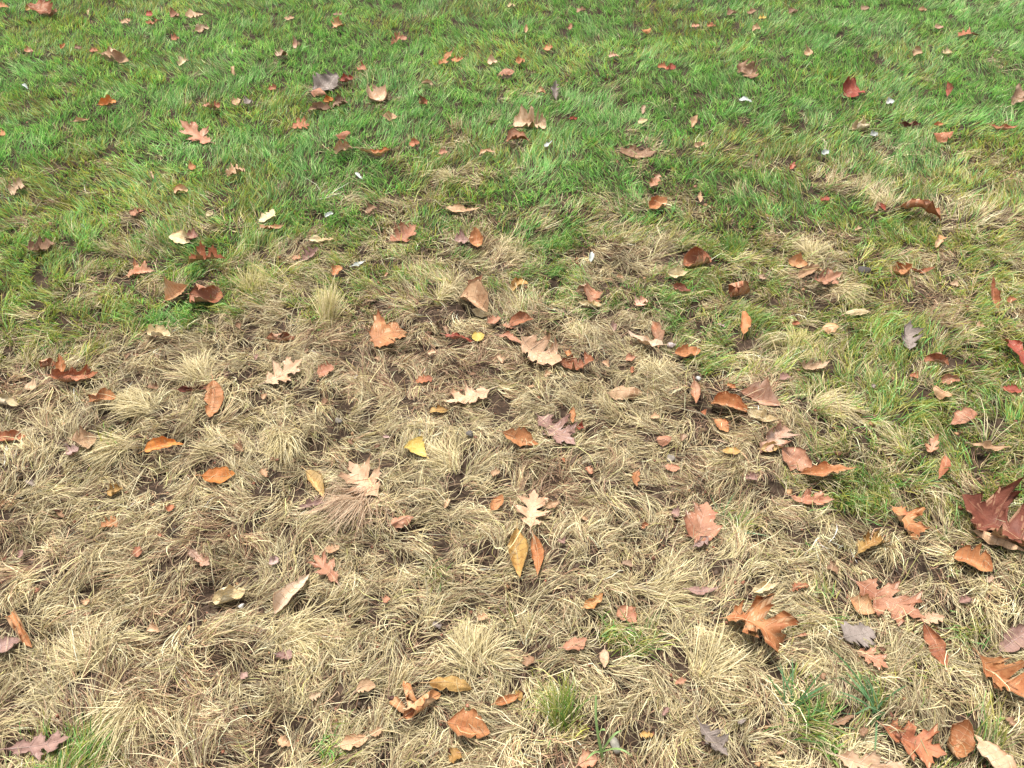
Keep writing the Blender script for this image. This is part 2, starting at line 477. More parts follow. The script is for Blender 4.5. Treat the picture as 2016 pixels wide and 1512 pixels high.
leaf_pts = []        # (verts in world) of every leaf, so that the turf can be pressed under it
KIND_NAME = {'oak': 'oak_leaf', 'maple': 'maple_leaf', 'scrap': 'leaf_scrap'}
def build_leaf(i, spec):
    kind, bx, by, tx, ty, wpx, col, style, tilt, label = spec
    r = np.random.default_rng(1000 + i)
    cx, cy = (bx + tx) / 2, (by + ty) / 2
    c = on_height(cx, cy, .03)
    c = on_height(cx, cy, float(turf_top(c[0], c[1])))
    view = np.array([0, 0, CAM_H]) - c; view /= np.linalg.norm(view)
    tilt = tilt * .62
    nrm = (1 - tilt) * np.array([0, 0, 1.0]) + tilt * view
    nrm += r.normal(0, .10, 3) * np.array([1, .6, 0]); nrm /= np.linalg.norm(nrm)
    def hit(px, py):
        d = ray(px, py); o = np.array([0, 0, CAM_H])
        return o + d * (np.dot(c - o, nrm) / np.dot(d, nrm))
    gs = 1.16 if spec[9] else 1.1
    bx, tx = cx + (bx - cx) * gs, cx + (tx - cx) * gs
    by, ty = cy + (by - cy) * gs, cy + (ty - cy) * gs
    wpx = wpx * gs
    B, T = hit(bx, by), hit(tx, ty)
    ax = T - B; L = np.linalg.norm(ax); ax /= L
    ay = np.cross(nrm, ax)
    # apparent width -> width across the leaf plane
    pl = math.hypot(tx - bx, ty - by)
    ox, oy = -(ty - by) / pl * wpx / 2, (tx - bx) / pl * wpx / 2
    Wv = hit(cx + ox, cy + oy) - hit(cx - ox, cy - oy)
    W = abs(np.dot(Wv, ay))
    W = min(W, L * 1.35) if kind != 'scrap' else min(W, L * 1.6)
    big = pl > 30
    V, N, verts, qt, qb, rim = leaf_mesh(kind, L, W, col, style, r, pl > 42)
    R = np.stack([ax, ay, nrm], 1)
    rel = verts @ R.T
    lift = -np.percentile(rel[:, 2], 12) - .005
    z = float(turf_top(c[0], c[1])) + lift
    P = on_height(cx, cy, z)
    leaf_pts.append(rel[:len(rel) // 2] + P)
    mat = Matrix.LocRotScale(Vector(P), Matrix(R.tolist()).to_quaternion(), None)
    nm = KIND_NAME.get(kind, 'fallen_leaf')
    me = np_mesh('leaf_blade', verts, None, np.concatenate([qt, qb, rim]))
    for mm in LM[col][:2]: me.materials.append(mm)
    mi = np.zeros(len(me.polygons), np.int32); mi[len(qt):] = 1
    flip = r.random() < .22 and style in 'cvxd'
    if flip: mi = 1 - mi
    me.polygons.foreach_set('material_index', mi)
    cat = 'leaf'
    if not big:
        o = bpy.data.objects.new(nm, me); COL.objects.link(o); o.matrix_world = mat
        return o, cat, pl, P
    root = bpy.data.objects.new(nm, None); root.empty_display_size = .02
    COL.objects.link(root); root.matrix_world = mat
    bl = bpy.data.objects.new('blade', me); COL.objects.link(bl); bl.parent = root
    # petiole running on as the midrib
    J = (V.shape[1] - 1) // 2
    rib = V[:, J] + N[:, J] * .0004
    d0 = rib[0] - rib[2]; d0 /= max(np.linalg.norm(d0), 1e-6)
    pet = [rib[0] + d0 * L * s * .17 + np.array([0, r.normal(0, .012) * L * s * s, -.03 * L * s]) for s in (1, .66, .33)]
    path = np.concatenate([np.array(pet), rib])
    rad = np.interp(np.linspace(0, 1, len(path)), [0, .15, .3, 1], [.0010, .0009, .0007, .0002])
    tv, tq = tube(path, rad * (1.2 if L > .12 else .85))
    ms = np_mesh('leaf_stem', tv, None, tq); ms.materials.append(LM[col][2])
    st = bpy.data.objects.new('stem', ms); COL.objects.link(st); st.parent = root
    if pl > 52 and style != 'r':
        vv, qq, off = [], [], 0
        n = V.shape[0]
        ids = range(3, n - 2, 2) if kind not in ('oak', 'maple') else [k for k in range(6, n - 2, 9)]
        for i0 in ids:
            for sgn in (-1, 1):
                jj = [J + sgn * a for a in range(0, J)]
                pth = np.array([V[i0, b_] + N[i0, b_] * .00032 for b_ in jj])
                a, b = tube(pth, np.linspace(.00045, .00018, len(pth)), 4)
                vv.append(a); qq.append(b + off); off += len(a)
        mv = np_mesh('leaf_veins', np.concatenate(vv), None, np.concatenate(qq)); mv.materials.append(LM[col][2])
        vo = bpy.data.objects.new('veins', mv); COL.objects.link(vo); vo.parent = root
    return root, cat, pl, P
# kind, base pixel, tip pixel, apparent width, colour, curl, tilt to the viewer, label (None: a small scrap)
SPECS = [
 # ---- large and middle-sized leaves, each one told apart
 ('oak', 412,283, 360,243, 40,'pk','f',.35,'dusty pink oak leaf lying alone on lush green grass'),
 ('round', 195,204, 227,198, 19,'bo','c',.4,'bright orange curled leaf alone in the far green grass'),
 ('lance', 202,104, 250,117, 13,'ta','r',.2,'tan rolled leaf with a brown end in deep green grass'),
 ('ovate', 62,6, 52,22, 15,'oc','c',.5,'ochre rounded leaf beside a crumpled red brown leaf and a pink one'),
 ('scrap', 68,4, 93,22, 24,'ru','x',.5,'crumpled red brown leaf between an ochre leaf and a pink one'),
 ('ovate', 84,29, 112,18, 15,'pk','c',.3,'pinkish leaf touching a crumpled red brown leaf at the lawn far end'),
 ('scrap', 618,178, 662,146, 30,'gy','x',.5,'grey brown crumpled leaf in a brown patch with a red leaf beside it'),
 ('ovate', 670,160, 694,150, 16,'rd','c',.4,'red leaf on the brown patch beside a grey crumpled leaf'),
 ('ovate', 612,178, 641,184, 14,'pk','v',.3,'pinkish red leaf below the grey brown crumpled leaf'),
 ('maple', 720,196, 764,172, 44,'be','x',.5,'large crumpled beige leaf with upturned edges on green grass'),
 ('ovate', 636,200, 657,193, 18,'bo','c',.5,'glowing yellow orange leaf next to a curly brown leaf'),
 ('scrap', 657,200, 681,202, 15,'br','x',.4,'curly brown leaf joined to a yellow orange leaf'),
 ('lance', 608,213, 655,214, 12,'br','c',.2,'long brown leaf lying in front of the yellow orange leaf'),
 ('oak', 576,248, 608,244, 24,'ru','f',.4,'small rust oak leaf alone on mid green grass'),
 ('ovate', 660,296, 691,288, 21,'ta','c',.5,'tan cup shaped leaf with a red leaf just behind it'),
 ('ovate', 663,266, 689,262, 12,'ru','v',.3,'red brown leaf just behind a tan cup shaped leaf'),
 ('lance', 712,298, 769,296, 12,'or','c',.2,'dark orange narrow leaf lying across straw in green grass'),
 ('scrap', 1016,240, 1072,244, 26,'ta','x',.4,'curly tan dead leaf tangled with straw above a red brown leaf'),
 ('lance', 1000,272, 1041,271, 16,'ru','c',.3,'red brown leaf in front of the curly tan dead leaf'),
 ('maple', 1220,303, 1290,298, 24,'br','f',.3,'wide crumpled brown leaf in yellowish green grass'),
 ('scrap', 1096,192, 1095,160, 13,'gy','d',.7,'grey leaf standing on edge in pale green grass'),
 ('ovate', 1667,180, 1696,174, 30,'rd','c',.5,'red curled leaf standing out in yellowish grass'),
 ('lance', 1864,188, 1865,159, 12,'rd','d',.8,'narrow red leaf standing upright in yellowish grass'),
 ('ovate', 1678,252, 1713,244, 13,'cr','r',.3,'pale yellow rolled leaf on yellowish green grass'),
 ('lance', 1774,244, 1810,244, 9,'mr','c',.3,'thin dark red leaf beside a small orange leaf'),
 ('lance', 1952,251, 2002,249, 12,'ru','c',.3,'row of rust leaf lobes in the yellow grass beyond the straw'),
 ('ovate', 1839,266, 1874,262, 16,'ru','v',.3,'rust pink leaf lying on pale grass'),
 ('scrap', 888,104, 866,128, 10,'or','d',.4,'thin orange brown leaf leaning in far green grass'),
 ('oak', 772,90, 786,64, 16,'pk','d',.6,'pink orange leaf standing upright in far green grass'),
 ('scrap', 1458,126, 1488,152, 22,'br','x',.5,'brown curled leaf resting on a small straw patch'),
 ('ovate', 980,145, 1013,140, 15,'pk','v',.3,'pinkish domed leaf in bright green grass below a tan leaf'),
 ('ovate', 960,122, 978,118, 18,'ta','c',.5,'tan upright leaf above the pinkish domed leaf'),
 ('maple', 50,488, 113,480, 28,'br','x',.3,'crumpled brown leaf half sunk in green grass'),
 ('ovate', 370,474, 334,464, 24,'cr','f',.45,'pale yellow leaf beside a dark maroon curl in mixed grass'),
 ('scrap', 362,464, 388,464, 16,'mr','x',.4,'dark maroon curled leaf beside a pale yellow leaf'),
 ('oak', 370,512, 436,502, 28,'ru','d',.3,'red brown leaf with raised ends over dark grass'),
 ('oak', 249,538, 298,530, 25,'ru','c',.35,'rust leaf with lobes curled inward at the edge of the straw'),
 ('ovate', 326,588, 366,560, 36,'or','d',.45,'orange leaf folded along its middle beside a rolled rust leaf'),
 ('ovate', 376,574, 433,584, 28,'ru','r',.3,'rust rolled leaf beside the folded orange leaf'),
 ('ovate', 288,660, 331,654, 24,'cr','c',.35,'cream yellow leaf on pale straw above a big straw tuft'),
 ('lance', 118,738, 116,697, 22,'or','d',.7,'orange tan leaf standing upright at the left straw edge'),
 ('lance', 80,718, 106,713, 13,'ru','r',.3,'short rust rolled leaf touching an upright orange tan leaf'),
 ('maple', 98,742, 192,736, 32,'ru','x',.3,'wide rust leaf crumpled into the straw under an upright leaf'),
 ('ovate', 514,436, 536,412, 24,'cr','f',.6,'pale tan leaf standing behind an orange edged leaf'),
 ('lance', 510,446, 559,445, 15,'or','c',.35,'orange edged leaf in front of a pale tan leaf'),
 ('oak', 595,512, 626,488, 26,'mv','d',.4,'mauve grey leaf folded upward in green grass'),
 ('oak', 770,476, 818,446, 44,'pk','c',.4,'pinkish brown lobed leaf at the upper edge of the straw'),
 ('lance', 880,411, 944,411, 9,'ta','f',.2,'thin tan leaf strip lying across greenish straw'),
 ('ovate', 938,488, 936,449, 29,'or','c',.6,'orange pointed leaf upright beside a mauve brown scrap'),
 ('scrap', 896,472, 922,470, 17,'mv','x',.4,'mauve brown scrap beside the upright orange pointed leaf'),
 ('lance', 917,576, 951,546, 21,'ru','d',.5,'rust leaf leaning over a folded cream and tan leaf'),
 ('ovate', 908,578, 955,604, 34,'ta','d',.5,'folded tan leaf with cream inside below a leaning rust leaf'),
 ('ovate', 930,612, 964,620, 18,'cr','f',.4,'cream leaf tip below the folded tan leaf'),
 ('maple', 732,666, 798,650, 60,'or','f',.15,'large orange brown lobed leaf in brown thatch'),
 ('lance', 528,664, 578,664, 14,'ru','r',.3,'rust rolled leaf on dark thatch above a beige oak leaf'),
 ('lance', 880,658, 930,668, 16,'rd','c',.4,'red brown curled leaf touching a small yellow leaf'),
 ('ovate', 930,666, 953,660, 19,'ye','f',.5,'small yellow leaf touching a red brown curled leaf'),
 ('oak', 526,752, 592,712, 46,'be','f',.25,'beige oak leaf with narrow lobes lying flat on straw'),
 ('scrap', 626,734, 656,724, 20,'pk','c',.4,'small orange pink leaf right of the flat beige oak leaf'),
 ('ovate', 1008,566, 1036,552, 17,'oc','c',.4,'orange yellow leaf among greenish straw'),
 ('ovate', 1280,412, 1312,390, 26,'or','c',.5,'rusty orange leaf in a straw patch within the grass'),
 ('ovate', 1350,516, 1398,504, 26,'ru','r',.35,'ridged rust leaf bundle above a pale yellow leaf'),
 ('lance', 1312,538, 1356,538, 14,'cr','c',.3,'pale yellow narrow leaf below a ridged rust leaf'),
 ('lance', 1136,571, 1170,569, 15,'be','r',.3,'pinkish rolled leaf above a cream one on dark ground'),
 ('scrap', 1160,586, 1176,572, 24,'ru','x',.4,'small rust leaf wedged between a pinkish roll and a cream leaf'),
 ('lance', 1184,602, 1140,595, 17,'cr','c',.35,'cream pointed leaf below the pinkish rolled leaf'),
 ('ovate', 1440,570, 1474,566, 30,'ru','r',.4,'rust leaf curled around a dark hollow'),
 ('lance', 1325,562, 1360,574, 13,'dr','c',.3,'dark red narrow leaf over bristly straw'),
 ('lance', 1006,636, 1050,626, 16,'ru','f',.3,'rust leaf strip behind the big beige oak leaf'),
 ('oak', 1022,668, 1106,716, 62,'be','c',.3,'big beige oak leaf with arching lobes in brown thatch'),
 ('scrap', 1106,716, 1168,712, 24,'ru','x',.3,'rust maroon crumbled leaf touching the tip of the big oak leaf'),
 ('lance', 985,658, 1026,674, 12,'pk','c',.3,'pink narrow leaf lobe leading up to the big beige oak leaf'),
 ('lance', 1296,676, 1284,632, 22,'ru','d',.6,'rust leaf standing upright behind a long beige leaf'),
 ('lance', 1300,684, 1238,652, 20,'be','c',.3,'long beige pointed leaf with a yellow base'),
 ('ovate', 1330,698, 1377,690, 26,'or','c',.35,'orange rust leaf beside a pale pebble'),
 ('ovate', 1465,652, 1465,612, 19,'or','c',.4,'orange rust leaf half buried in bristly straw'),
 ('lance', 1780,398, 1856,426, 15,'ru','x',.3,'long jagged rust leaf lying on straw between green tufts'),
 ('lance', 1550,512, 1592,522, 30,'or','c',.5,'orange rust curled leaf at the head of a leaf cluster'),
 ('ovate', 1576,540, 1618,526, 18,'ta','c',.4,'tan leaf in the middle of a leaf cluster'),
 ('oak', 1602,556, 1652,540, 34,'pk','c',.35,'pinkish lobed leaf at the end of a three leaf cluster'),
 ('oak', 1754,542, 1796,520, 38,'or','x',.45,'orange brown curly leaf with a thin rust strip beside it'),
 ('lance', 1790,532, 1840,530, 10,'ru','c',.3,'thin rust leaf strip stretching from an orange brown curly leaf'),
 ('lance', 1668,616, 1714,612, 19,'cr','v',.35,'pale yellow arched leaf with a dark underside in green grass'),
 ('lance', 1962,608, 1955,545, 16,'ru','d',.5,'long orange rust leaf strip standing in green grass'),
 ('ovate', 1620,646, 1651,642, 19,'or','v',.4,'orange tan domed leaf in bright green grass'),
 ('oak', 1794,690, 1786,634, 46,'gy','c',.5,'greyish beige oak leaf with raised lobes in green grass'),
 ('ovate', 1824,706, 1869,714, 19,'ru','c',.35,'rust red leaf curled in green and straw mix'),
 ('lance', 1984,668, 2018,712, 19,'rd','c',.3,'red leaf strip at the right side of the mixed grass'),
 ('oak', 1572,720, 1633,718, 21,'ta','c',.3,'tan rust leaf with ragged edges on straw'),
 ('ovate', 1854,750, 1890,746, 14,'pk','c',.3,'rust pink small leaf on straw below a rust red leaf'),
 ('lance', -8,788, 32,794, 15,'cr','r',.3,'cream tan rolled leaf on straw below green grass'),
 ('ovate', 175,786, 226,780, 25,'or','c',.4,'orange crinkled leaf beside a swept straw tuft'),
 ('lance', 352,772, 416,756, 15,'mr','c',.3,'dark red narrow leaf meeting an orange beige leaf'),
 ('ovate', 420,754, 412,818, 36,'or','f',.3,'long orange beige leaf lying under a dark red one'),
 ('lance', -6,864, 48,858, 24,'ru','c',.3,'rust leaf half hidden in straw by a grassy hollow'),
 ('ovate', 140,872, 192,858, 32,'ta','x',.3,'tan rust crinkled leaf on straw'),
 ('lance', 288,882, 357,870, 23,'bo','c',.4,'bright orange boat shaped curled leaf over dark hollow'),
 ('ovate', 400,938, 462,936, 30,'bo','f',.4,'bright orange smooth oval leaf lying on straw'),
 ('oak', 374,1082, 414,1118, 32,'pk','c',.3,'small rosy lobed leaf on straw'),
 ('oak', 742,976, 690,914, 84,'be','f',.2,'large pale beige pink oak leaf lying flat beside long combed straw'),
 ('lance', 604,930, 636,978, 24,'oc','d',.35,'ochre leaf folded lengthwise above a mauve pink scrap'),
 ('oak', 588,1000, 641,986, 19,'mv','c',.3,'mauve pink wavy leaf below a folded ochre leaf'),
 ('fan', 838,898, 808,870, 38,'ye','f',.35,'yellow fan shaped leaf lying on straw'),
 ('lance', 848,808, 881,806, 15,'oc','f',.2,'yellow tan leaf sliver beside thin beige oak lobes'),
 ('oak', 962,770, 880,792, 42,'be','f',.15,'thin beige oak leaf half buried in brown thatch'),
 ('ovate', 772,1034, 812,1014, 26,'pk','v',.35,'rosy domed leaf on long combed straw'),
 ('oak', 662,1142, 618,1092, 46,'pk','f',.25,'pink lobed leaf touching a long beige leaf'),
 ('lance', 544,1196, 606,1128, 30,'be','d',.25,'long beige pointed leaf reaching to a pink lobed leaf'),
 ('ovate', 966,1004, 990,976, 24,'or','c',.4,'orange brown leaf beside a pale pinkish white oak leaf'),
 ('oak', 1062,822, 1128,872, 66,'mv','f',.3,'large mauve pink leaf lying flat with an orange curled leaf beside it'),
 ('lance', 992,852, 1058,878, 26,'or','d',.4,'orange tan curled leaf beside a large mauve pink leaf'),
 ('ovate', 1124,832, 1130,804, 15,'or','c',.4,'small orange leaf behind the large mauve pink leaf'),
 ('lance', 1136,838, 1151,842, 18,'rd','d',.5,'tiny red curl beside the large mauve pink leaf'),
 ('ovate', 1202,768, 1266,776, 30,'ta','v',.4,'tan orange leaf arched over a dark hollow'),
 ('lance', 1366,752, 1370,794, 20,'ru','d',.4,'rust leaf standing beside a pale stone'),
 ('ovate', 1406,786, 1470,804, 34,'or','d',.4,'orange leaf folded between a rust leaf and a pink one'),
 ('ovate', 1460,772, 1536,794, 38,'pk','d',.4,'pinkish folded leaf above a pale yellow leaf'),
 ('lance', 1470,810, 1531,830, 22,'cr','c',.35,'pale yellow smooth leaf under a pinkish folded leaf'),
 ('ovate', 1410,826, 1432,848, 20,'or','f',.3,'small orange leaf lying on straw under a folded leaf'),
 ('ovate', 1294,868, 1321,862, 19,'pk','v',.35,'small pink domed leaf on straw above a grey pebble'),
 ('ovate', 1424,888, 1456,888, 15,'oc','f',.15,'ochre leaf sunk under thin straw'),
 ('ovate', 1310,920, 1338,921, 15,'pk','f',.3,'small flat pink leaf below a grey pebble'),
 ('lance', 1258,928, 1254,958, 17,'or','f',.3,'small orange leaf on straw edge'),
 ('oak', 1044,1036, 1052,968, 74,'be','f',.35,'pale pinkish white oak leaf with broad pointed lobes'),
 ('lance', 1074,1000, 1100,986, 18,'ta','c',.3,'tan leaf scrap tucked behind a pale pinkish white oak leaf'),
 ('maple', 1372,1062, 1392,990, 82,'pk','f',.3,'large flat leaf half orange and half pink on straw'),
 ('ovate', 1370,1074, 1394,1058, 22,'mv','c',.3,'mauve scrap below the large flat orange pink leaf'),
 ('lance', 1016,1044, 1024,1134, 36,'oc','d',.4,'ochre crinkled leaf next to a slim orange leaf'),
 ('lance', 1050,1056, 1058,1132, 24,'or','d',.35,'slim orange leaf next to an ochre crinkled leaf'),
 ('oak', 1500,884, 1556,838, 56,'pk','c',.35,'pink orange lobed leaf with a yellow edge'),
 ('lance', 1500,884, 1548,876, 20,'oc','c',.35,'yellow ochre leaf under a pink orange lobed leaf'),
 ('ovate', 1540,886, 1598,924, 38,'pk','f',.3,'pink leaf overlapping a long orange rust leaf'),
 ('lance', 1582,930, 1679,920, 28,'or','d',.35,'long orange rust curled leaf pointing away from a pink leaf'),
 ('ovate', 1840,764, 1872,780, 17,'or','v',.3,'orange tan small leaf on straw above green grass'),
 ('fan', 1874,838, 1908,808, 36,'pk','f',.4,'pink triangular leaf standing in green grass'),
 ('oak', 1830,896, 1844,856, 34,'ru','c',.4,'rust crinkled leaf with straw lying across it'),
 ('lance', 1862,898, 1848,938, 20,'ru','f',.3,'smooth rust strip below the rust crinkled leaf'),
 ('lance', 1914,876, 1986,882, 13,'ta','c',.2,'thin tan rust leaf lying in yellowish grass'),
 ('oak', 1556,978, 1636,988, 32,'pk','c',.35,'pink rust leaf with curled lobes on straw'),
 ('oak', 1762,994, 1808,1060, 56,'or','c',.4,'rust orange crinkled leaf wrapped in grass blades'),
 ('oak', 2062,1082, 1898,975, 122,'dr','c',.3,'large deep red brown oak leaf with raised lobes'),
 ('lance', 1922,1046, 2020,1082, 22,'ta','v',.3,'tan underside of a leaf below the large deep red brown one'),
 ('oak', 1692,1080, 1744,1056, 38,'oc','x',.3,'ochre orange crumbled leaf half under straw'),
 ('ovate', 1884,1092, 1952,1118, 38,'or','d',.4,'yellow orange folded leaf with a dark red edge'),
 ('lance', 20,1208, 54,1266, 26,'or','r',.35,'orange tan rolled leaf leaning on a mauve leaf'),
 ('ovate', -24,1276, 36,1258, 30,'mv','f',.3,'mauve rose leaf under an orange tan rolled leaf'),
 ('lance', 420,1180, 481,1162, 24,'cr','r',.3,'cream rolled leaf beside a white pebble'),
 ('oak', 22,1474, 138,1456, 50,'mv','f',.2,'mauve brown oak leaf sunk in dark straw'),
 ('ovate', 704,1358, 738,1350, 24,'ta','f',.25,'tan beige leaf partly covered by straw'),
 ('lance', 812,1398, 796,1342, 26,'or','r',.5,'orange tan leaf roll standing up beside a second roll'),
 ('lance', 802,1404, 866,1364, 27,'or','r',.4,'orange tan leaf roll lying slanted beside a standing roll'),
 ('ovate', 772,1376, 796,1400, 22,'or','c',.4,'short orange leaf at the foot of two rolls'),
 ('ovate', 848,1344, 928,1352, 30,'oc','v',.45,'ochre yellow leaf arched over a dark purple underside'),
 ('ovate', 884,1424, 962,1440, 56,'or','d',.35,'orange leaf folded open with a dark crease and straw over it'),
 ('lance', 972,1386, 1027,1368, 17,'or','c',.3,'narrow orange leaf at the edge of a dark hollow'),
 ('ovate', 672,1466, 721,1452, 30,'ta','f',.2,'pinkish tan leaf half sunk in straw'),
 ('ovate', 1148,1196, 1188,1172, 20,'bo','c',.35,'vivid orange small leaf in straw'),
 ('ovate', 1220,1196, 1250,1226, 34,'pk','f',.25,'pink rust leaf above a green tuft'),
 ('ovate', 1112,1276, 1152,1256, 30,'pk','f',.25,'pinkish tan oval leaf on straw'),
 ('lance', 1190,1280, 1190,1314, 19,'be','f',.25,'pale beige leaf sliver on straw'),
 ('lance', 1480,1164, 1532,1152, 19,'cr','c',.3,'cream tan leaf half under straw'),
 ('oak', 1440,1200, 1548,1264, 74,'or','x',.4,'big crumpled rust orange leaf with a dark hollow'),
 ('oak', 1376,1424, 1432,1486, 48,'gy','d',.25,'grey brown faded leaf pressed into straw'),
 ('lance', 1356,1160, 1412,1158, 17,'mv','f',.2,'dark mauve leaf under bent straw'),
 ('scrap', 1140,1506, 1176,1494, 20,'ru','x',.3,'orange red leaf beside a green grass stalk'),
 ('oak', 1690,1150, 1812,1214, 84,'pk','f',.25,'large rusty pink oak leaf with a straw blade across it'),
 ('ovate', 1674,1178, 1722,1206, 42,'or','d',.35,'orange folded leaf tucked against a large rusty pink oak leaf'),
 ('scrap', 1816,1222, 1856,1214, 20,'be','f',.25,'beige scrap beside a large rusty pink oak leaf'),
 ('lance', 1822,1232, 1858,1314, 32,'ru','c',.25,'rust strip of leaf below a beige scrap'),
 ('oak', 1688,1280, 1746,1310, 36,'pk','f',.25,'smooth pink leaf lying flat on straw'),
 ('oak', 1930,1290, 2040,1384, 96,'or','d',.4,'big orange crinkled leaf folded with dark creases'),
 ('ovate', 1976,1276, 2034,1236, 46,'mv','f',.25,'mauve pink leaf above a big orange crinkled leaf'),
 ('oak', 1744,1436, 1856,1482, 86,'ru','f',.2,'large rust leaf crossed by straw blades'),
 ('ovate', 1862,1488, 1918,1424, 60,'or','x',.35,'orange leaf curled round a dark triangular hollow'),
 ('oak', 1656,1488, 1790,1540, 60,'be','f',.2,'big pale beige oak leaf below a large rust leaf'),
 ('lance', 1990,1530, 1926,1446, 46,'be','f',.2,'pale beige pointed lobe leaf beside a curled orange leaf'),
 ('scrap', 1666,1254, 1716,1242, 42,'gy','f',.15,'grey mauve rotted leaf pressed flat below an orange folded leaf'),
 # ---- small scraps far off and between: alike but for their place
 ('scrap', -4,12, 15,11, 10,'or','c',.4,None), ('scrap', 238,43, 257,40, 10,'ta','c',.4,None),
 ('scrap', 287,29, 300,27, 9,'rd','c',.4,None), ('scrap', 288,44, 313,40, 12,'ru','c',.4,None),
 ('scrap', 336,31, 353,26, 13,'pk','x',.4,None), ('lance', 365,32, 401,27, 10,'ta','c',.3,None),
 ('scrap', 384,58, 411,55, 12,'be','x',.4,None), ('scrap', 337,76, 353,74, 9,'ru','c',.4,None),
 ('scrap', 48,100, 65,99, 8,'ru','c',.3,None), ('ovate', 118,96, 128,85, 9,'or','d',.5,None),
 ('scrap', 145,95, 161,93, 8,'br','c',.3,None), ('scrap', 176,101, 192,99, 8,'ru','c',.3,None),
 ('lance', 173,28, 178,15, 5,'cr','d',.5,None), ('scrap', 352,126, 370,116, 9,'cr','x',.4,None),
 ('ovate', 459,145, 459,128, 11,'ta','c',.6,None), ('scrap', 400,208, 433,206, 9,'pk','x',.3,None),
 ('scrap', 458,204, 473,196, 14,'ta','c',.5,None), ('scrap', 481,202, 497,198, 14,'gy','c',.4,None),
 ('lance', 145,239, 177,234, 6,'ta','c',.2,None), ('scrap', -4,266, 10,264, 14,'or','c',.4,None),
 ('scrap', 371,330, 385,326, 14,'or','c',.4,None), ('lance', 302,350, 298,335, 7,'ta','d',.5,None),
 ('scrap', 446,340, 480,335, 13,'ta','x',.3,None), ('scrap', 18,372, 48,366, 16,'ta','x',.3,None),
 ('ovate', 343,376, 369,371, 15,'or','c',.4,None), ('scrap', 560,37, 579,35, 8,'ta','c',.3,None),
 ('scrap', 656,28, 673,27, 6,'br','c',.3,None), ('scrap', 656,50, 673,46, 10,'or','x',.3,None),
 ('scrap', 788,76, 801,74, 9,'pk','c',.3,None), ('scrap', 577,90, 592,86, 12,'pk','x',.3,None),
 ('scrap', 545,108, 562,102, 13,'br','x',.3,None), ('scrap', 888,117, 912,115, 9,'or','c',.3,None),
 ('scrap', 704,136, 720,132, 13,'ru','c',.5,None), ('ovate', 831,162, 852,164, 10,'ta','c',.4,None),
 ('scrap', 825,204, 841,196, 16,'ru','x',.4,None), ('lance', 752,228, 784,231, 9,'ta','c',.3,None),
 ('scrap', 806,284, 825,279, 14,'ru','c',.4,None), ('ovate', 944,301, 973,296, 10,'ta','c',.4,None),
 ('scrap', 864,301, 881,298, 8,'pk','c',.4,None), ('scrap', 528,176, 544,170, 10,'ru','c',.4,None),
 ('scrap', 1000,12, 1014,9, 8,'cr','c',.4,None), ('scrap', 1136,21, 1153,19, 8,'br','c',.4,None),
 ('scrap', 1432,27, 1448,21, 12,'br','x',.4,None), ('scrap', 1472,26, 1486,20, 9,'br','c',.4,None),
 ('scrap', 1494,36, 1508,34, 5,'ye','c',.3,None), ('ovate', 1035,64, 1036,48, 10,'ta','c',.6,None),
 ('scrap', 1122,60, 1124,46, 8,'pk','c',.4,None), ('ovate', 1264,61, 1281,58, 8,'or','v',.4,None),
 ('ovate', 1482,57, 1498,55, 13,'ta','c',.5,None), ('scrap', 1362,51, 1377,50, 6,'pk','c',.3,None),
 ('scrap', 1393,51, 1408,49, 6,'ru','c',.3,None), ('scrap', 1070,96, 1088,93, 9,'or','c',.3,None),
 ('ovate', 1016,122, 1033,117, 14,'or','c',.5,None), ('scrap', 1200,110, 1216,107, 8,'pk','c',.3,None),
 ('scrap', 1296,131, 1312,130, 11,'ru','c',.4,None), ('scrap', 1312,134, 1330,132, 11,'rd','c',.4,None),
 ('ovate', 1056,181, 1074,179, 10,'or','c',.4,None), ('scrap', 1266,223, 1268,208, 8,'br','d',.5,None),
 ('ovate', 1120,234, 1137,233, 10,'rd','c',.4,None), ('ovate', 1256,241, 1275,235, 10,'cr','f',.5,None),
 ('ovate', 1362,250, 1373,226, 13,'ta','d',.5,None), ('ovate', 1367,287, 1388,281, 11,'ta','c',.4,None),
 ('scrap', 1282,368, 1296,344, 15,'ru','c',.5,None), ('lance', 1378,398, 1380,376, 10,'ta','d',.5,None),
 ('scrap', 1554,26, 1568,18, 10,'br','c',.4,None), ('scrap', 1696,18, 1711,14, 9,'br','x',.4,None),
 ('ovate', 1808,20, 1825,18, 9,'or','c',.5,None), ('scrap', 1840,54, 1857,52, 9,'pk','c',.4,None),
 ('oak', 1888,68, 1921,64, 15,'ru','f',.3,None), ('scrap', 1584,106, 1600,100, 14,'ta','x',.5,None),
 ('ovate', 1800,106, 1817,100, 14,'ta','c',.5,None), ('scrap', 1857,104, 1874,101, 10,'cr','x',.4,None),
 ('ovate', 1839,246, 1857,243, 9,'or','c',.4,None), ('scrap', 1556,334, 1564,320, 8,'rd','c',.6,None),
 ('scrap', 1998,200, 2020,175, 22,'br','x',.4,None), ('scrap', 1614,392, 1633,391, 9,'rd','c',.4,None),
 ('ovate', 1728,400, 1744,415, 9,'rd','d',.4,None), ('scrap', 1725,416, 1733,398, 8,'br','c',.4,None),
 ('scrap', 255,418, 282,416, 10,'ru','x',.3,None), ('scrap', 405,422, 420,420, 10,'cr','c',.4,None),
 ('scrap', 722,420, 738,404, 14,'br','c',.5,None), ('scrap', 720,414, 736,420, 10,'ta','c',.5,None),
 ('scrap', 656,540, 670,524, 14,'or','c',.4,None), ('scrap', 575,508, 592,507, 8,'ru','c',.3,None),
 ('scrap', 610,471, 655,470, 9,'cr','x',.2,None), ('scrap', 960,635, 985,626, 14,'pk','c',.3,None),
 ('scrap', 1250,600, 1270,588, 18,'pk','x',.3,None), ('scrap', 1232,708, 1250,702, 13,'pk','c',.3,None),
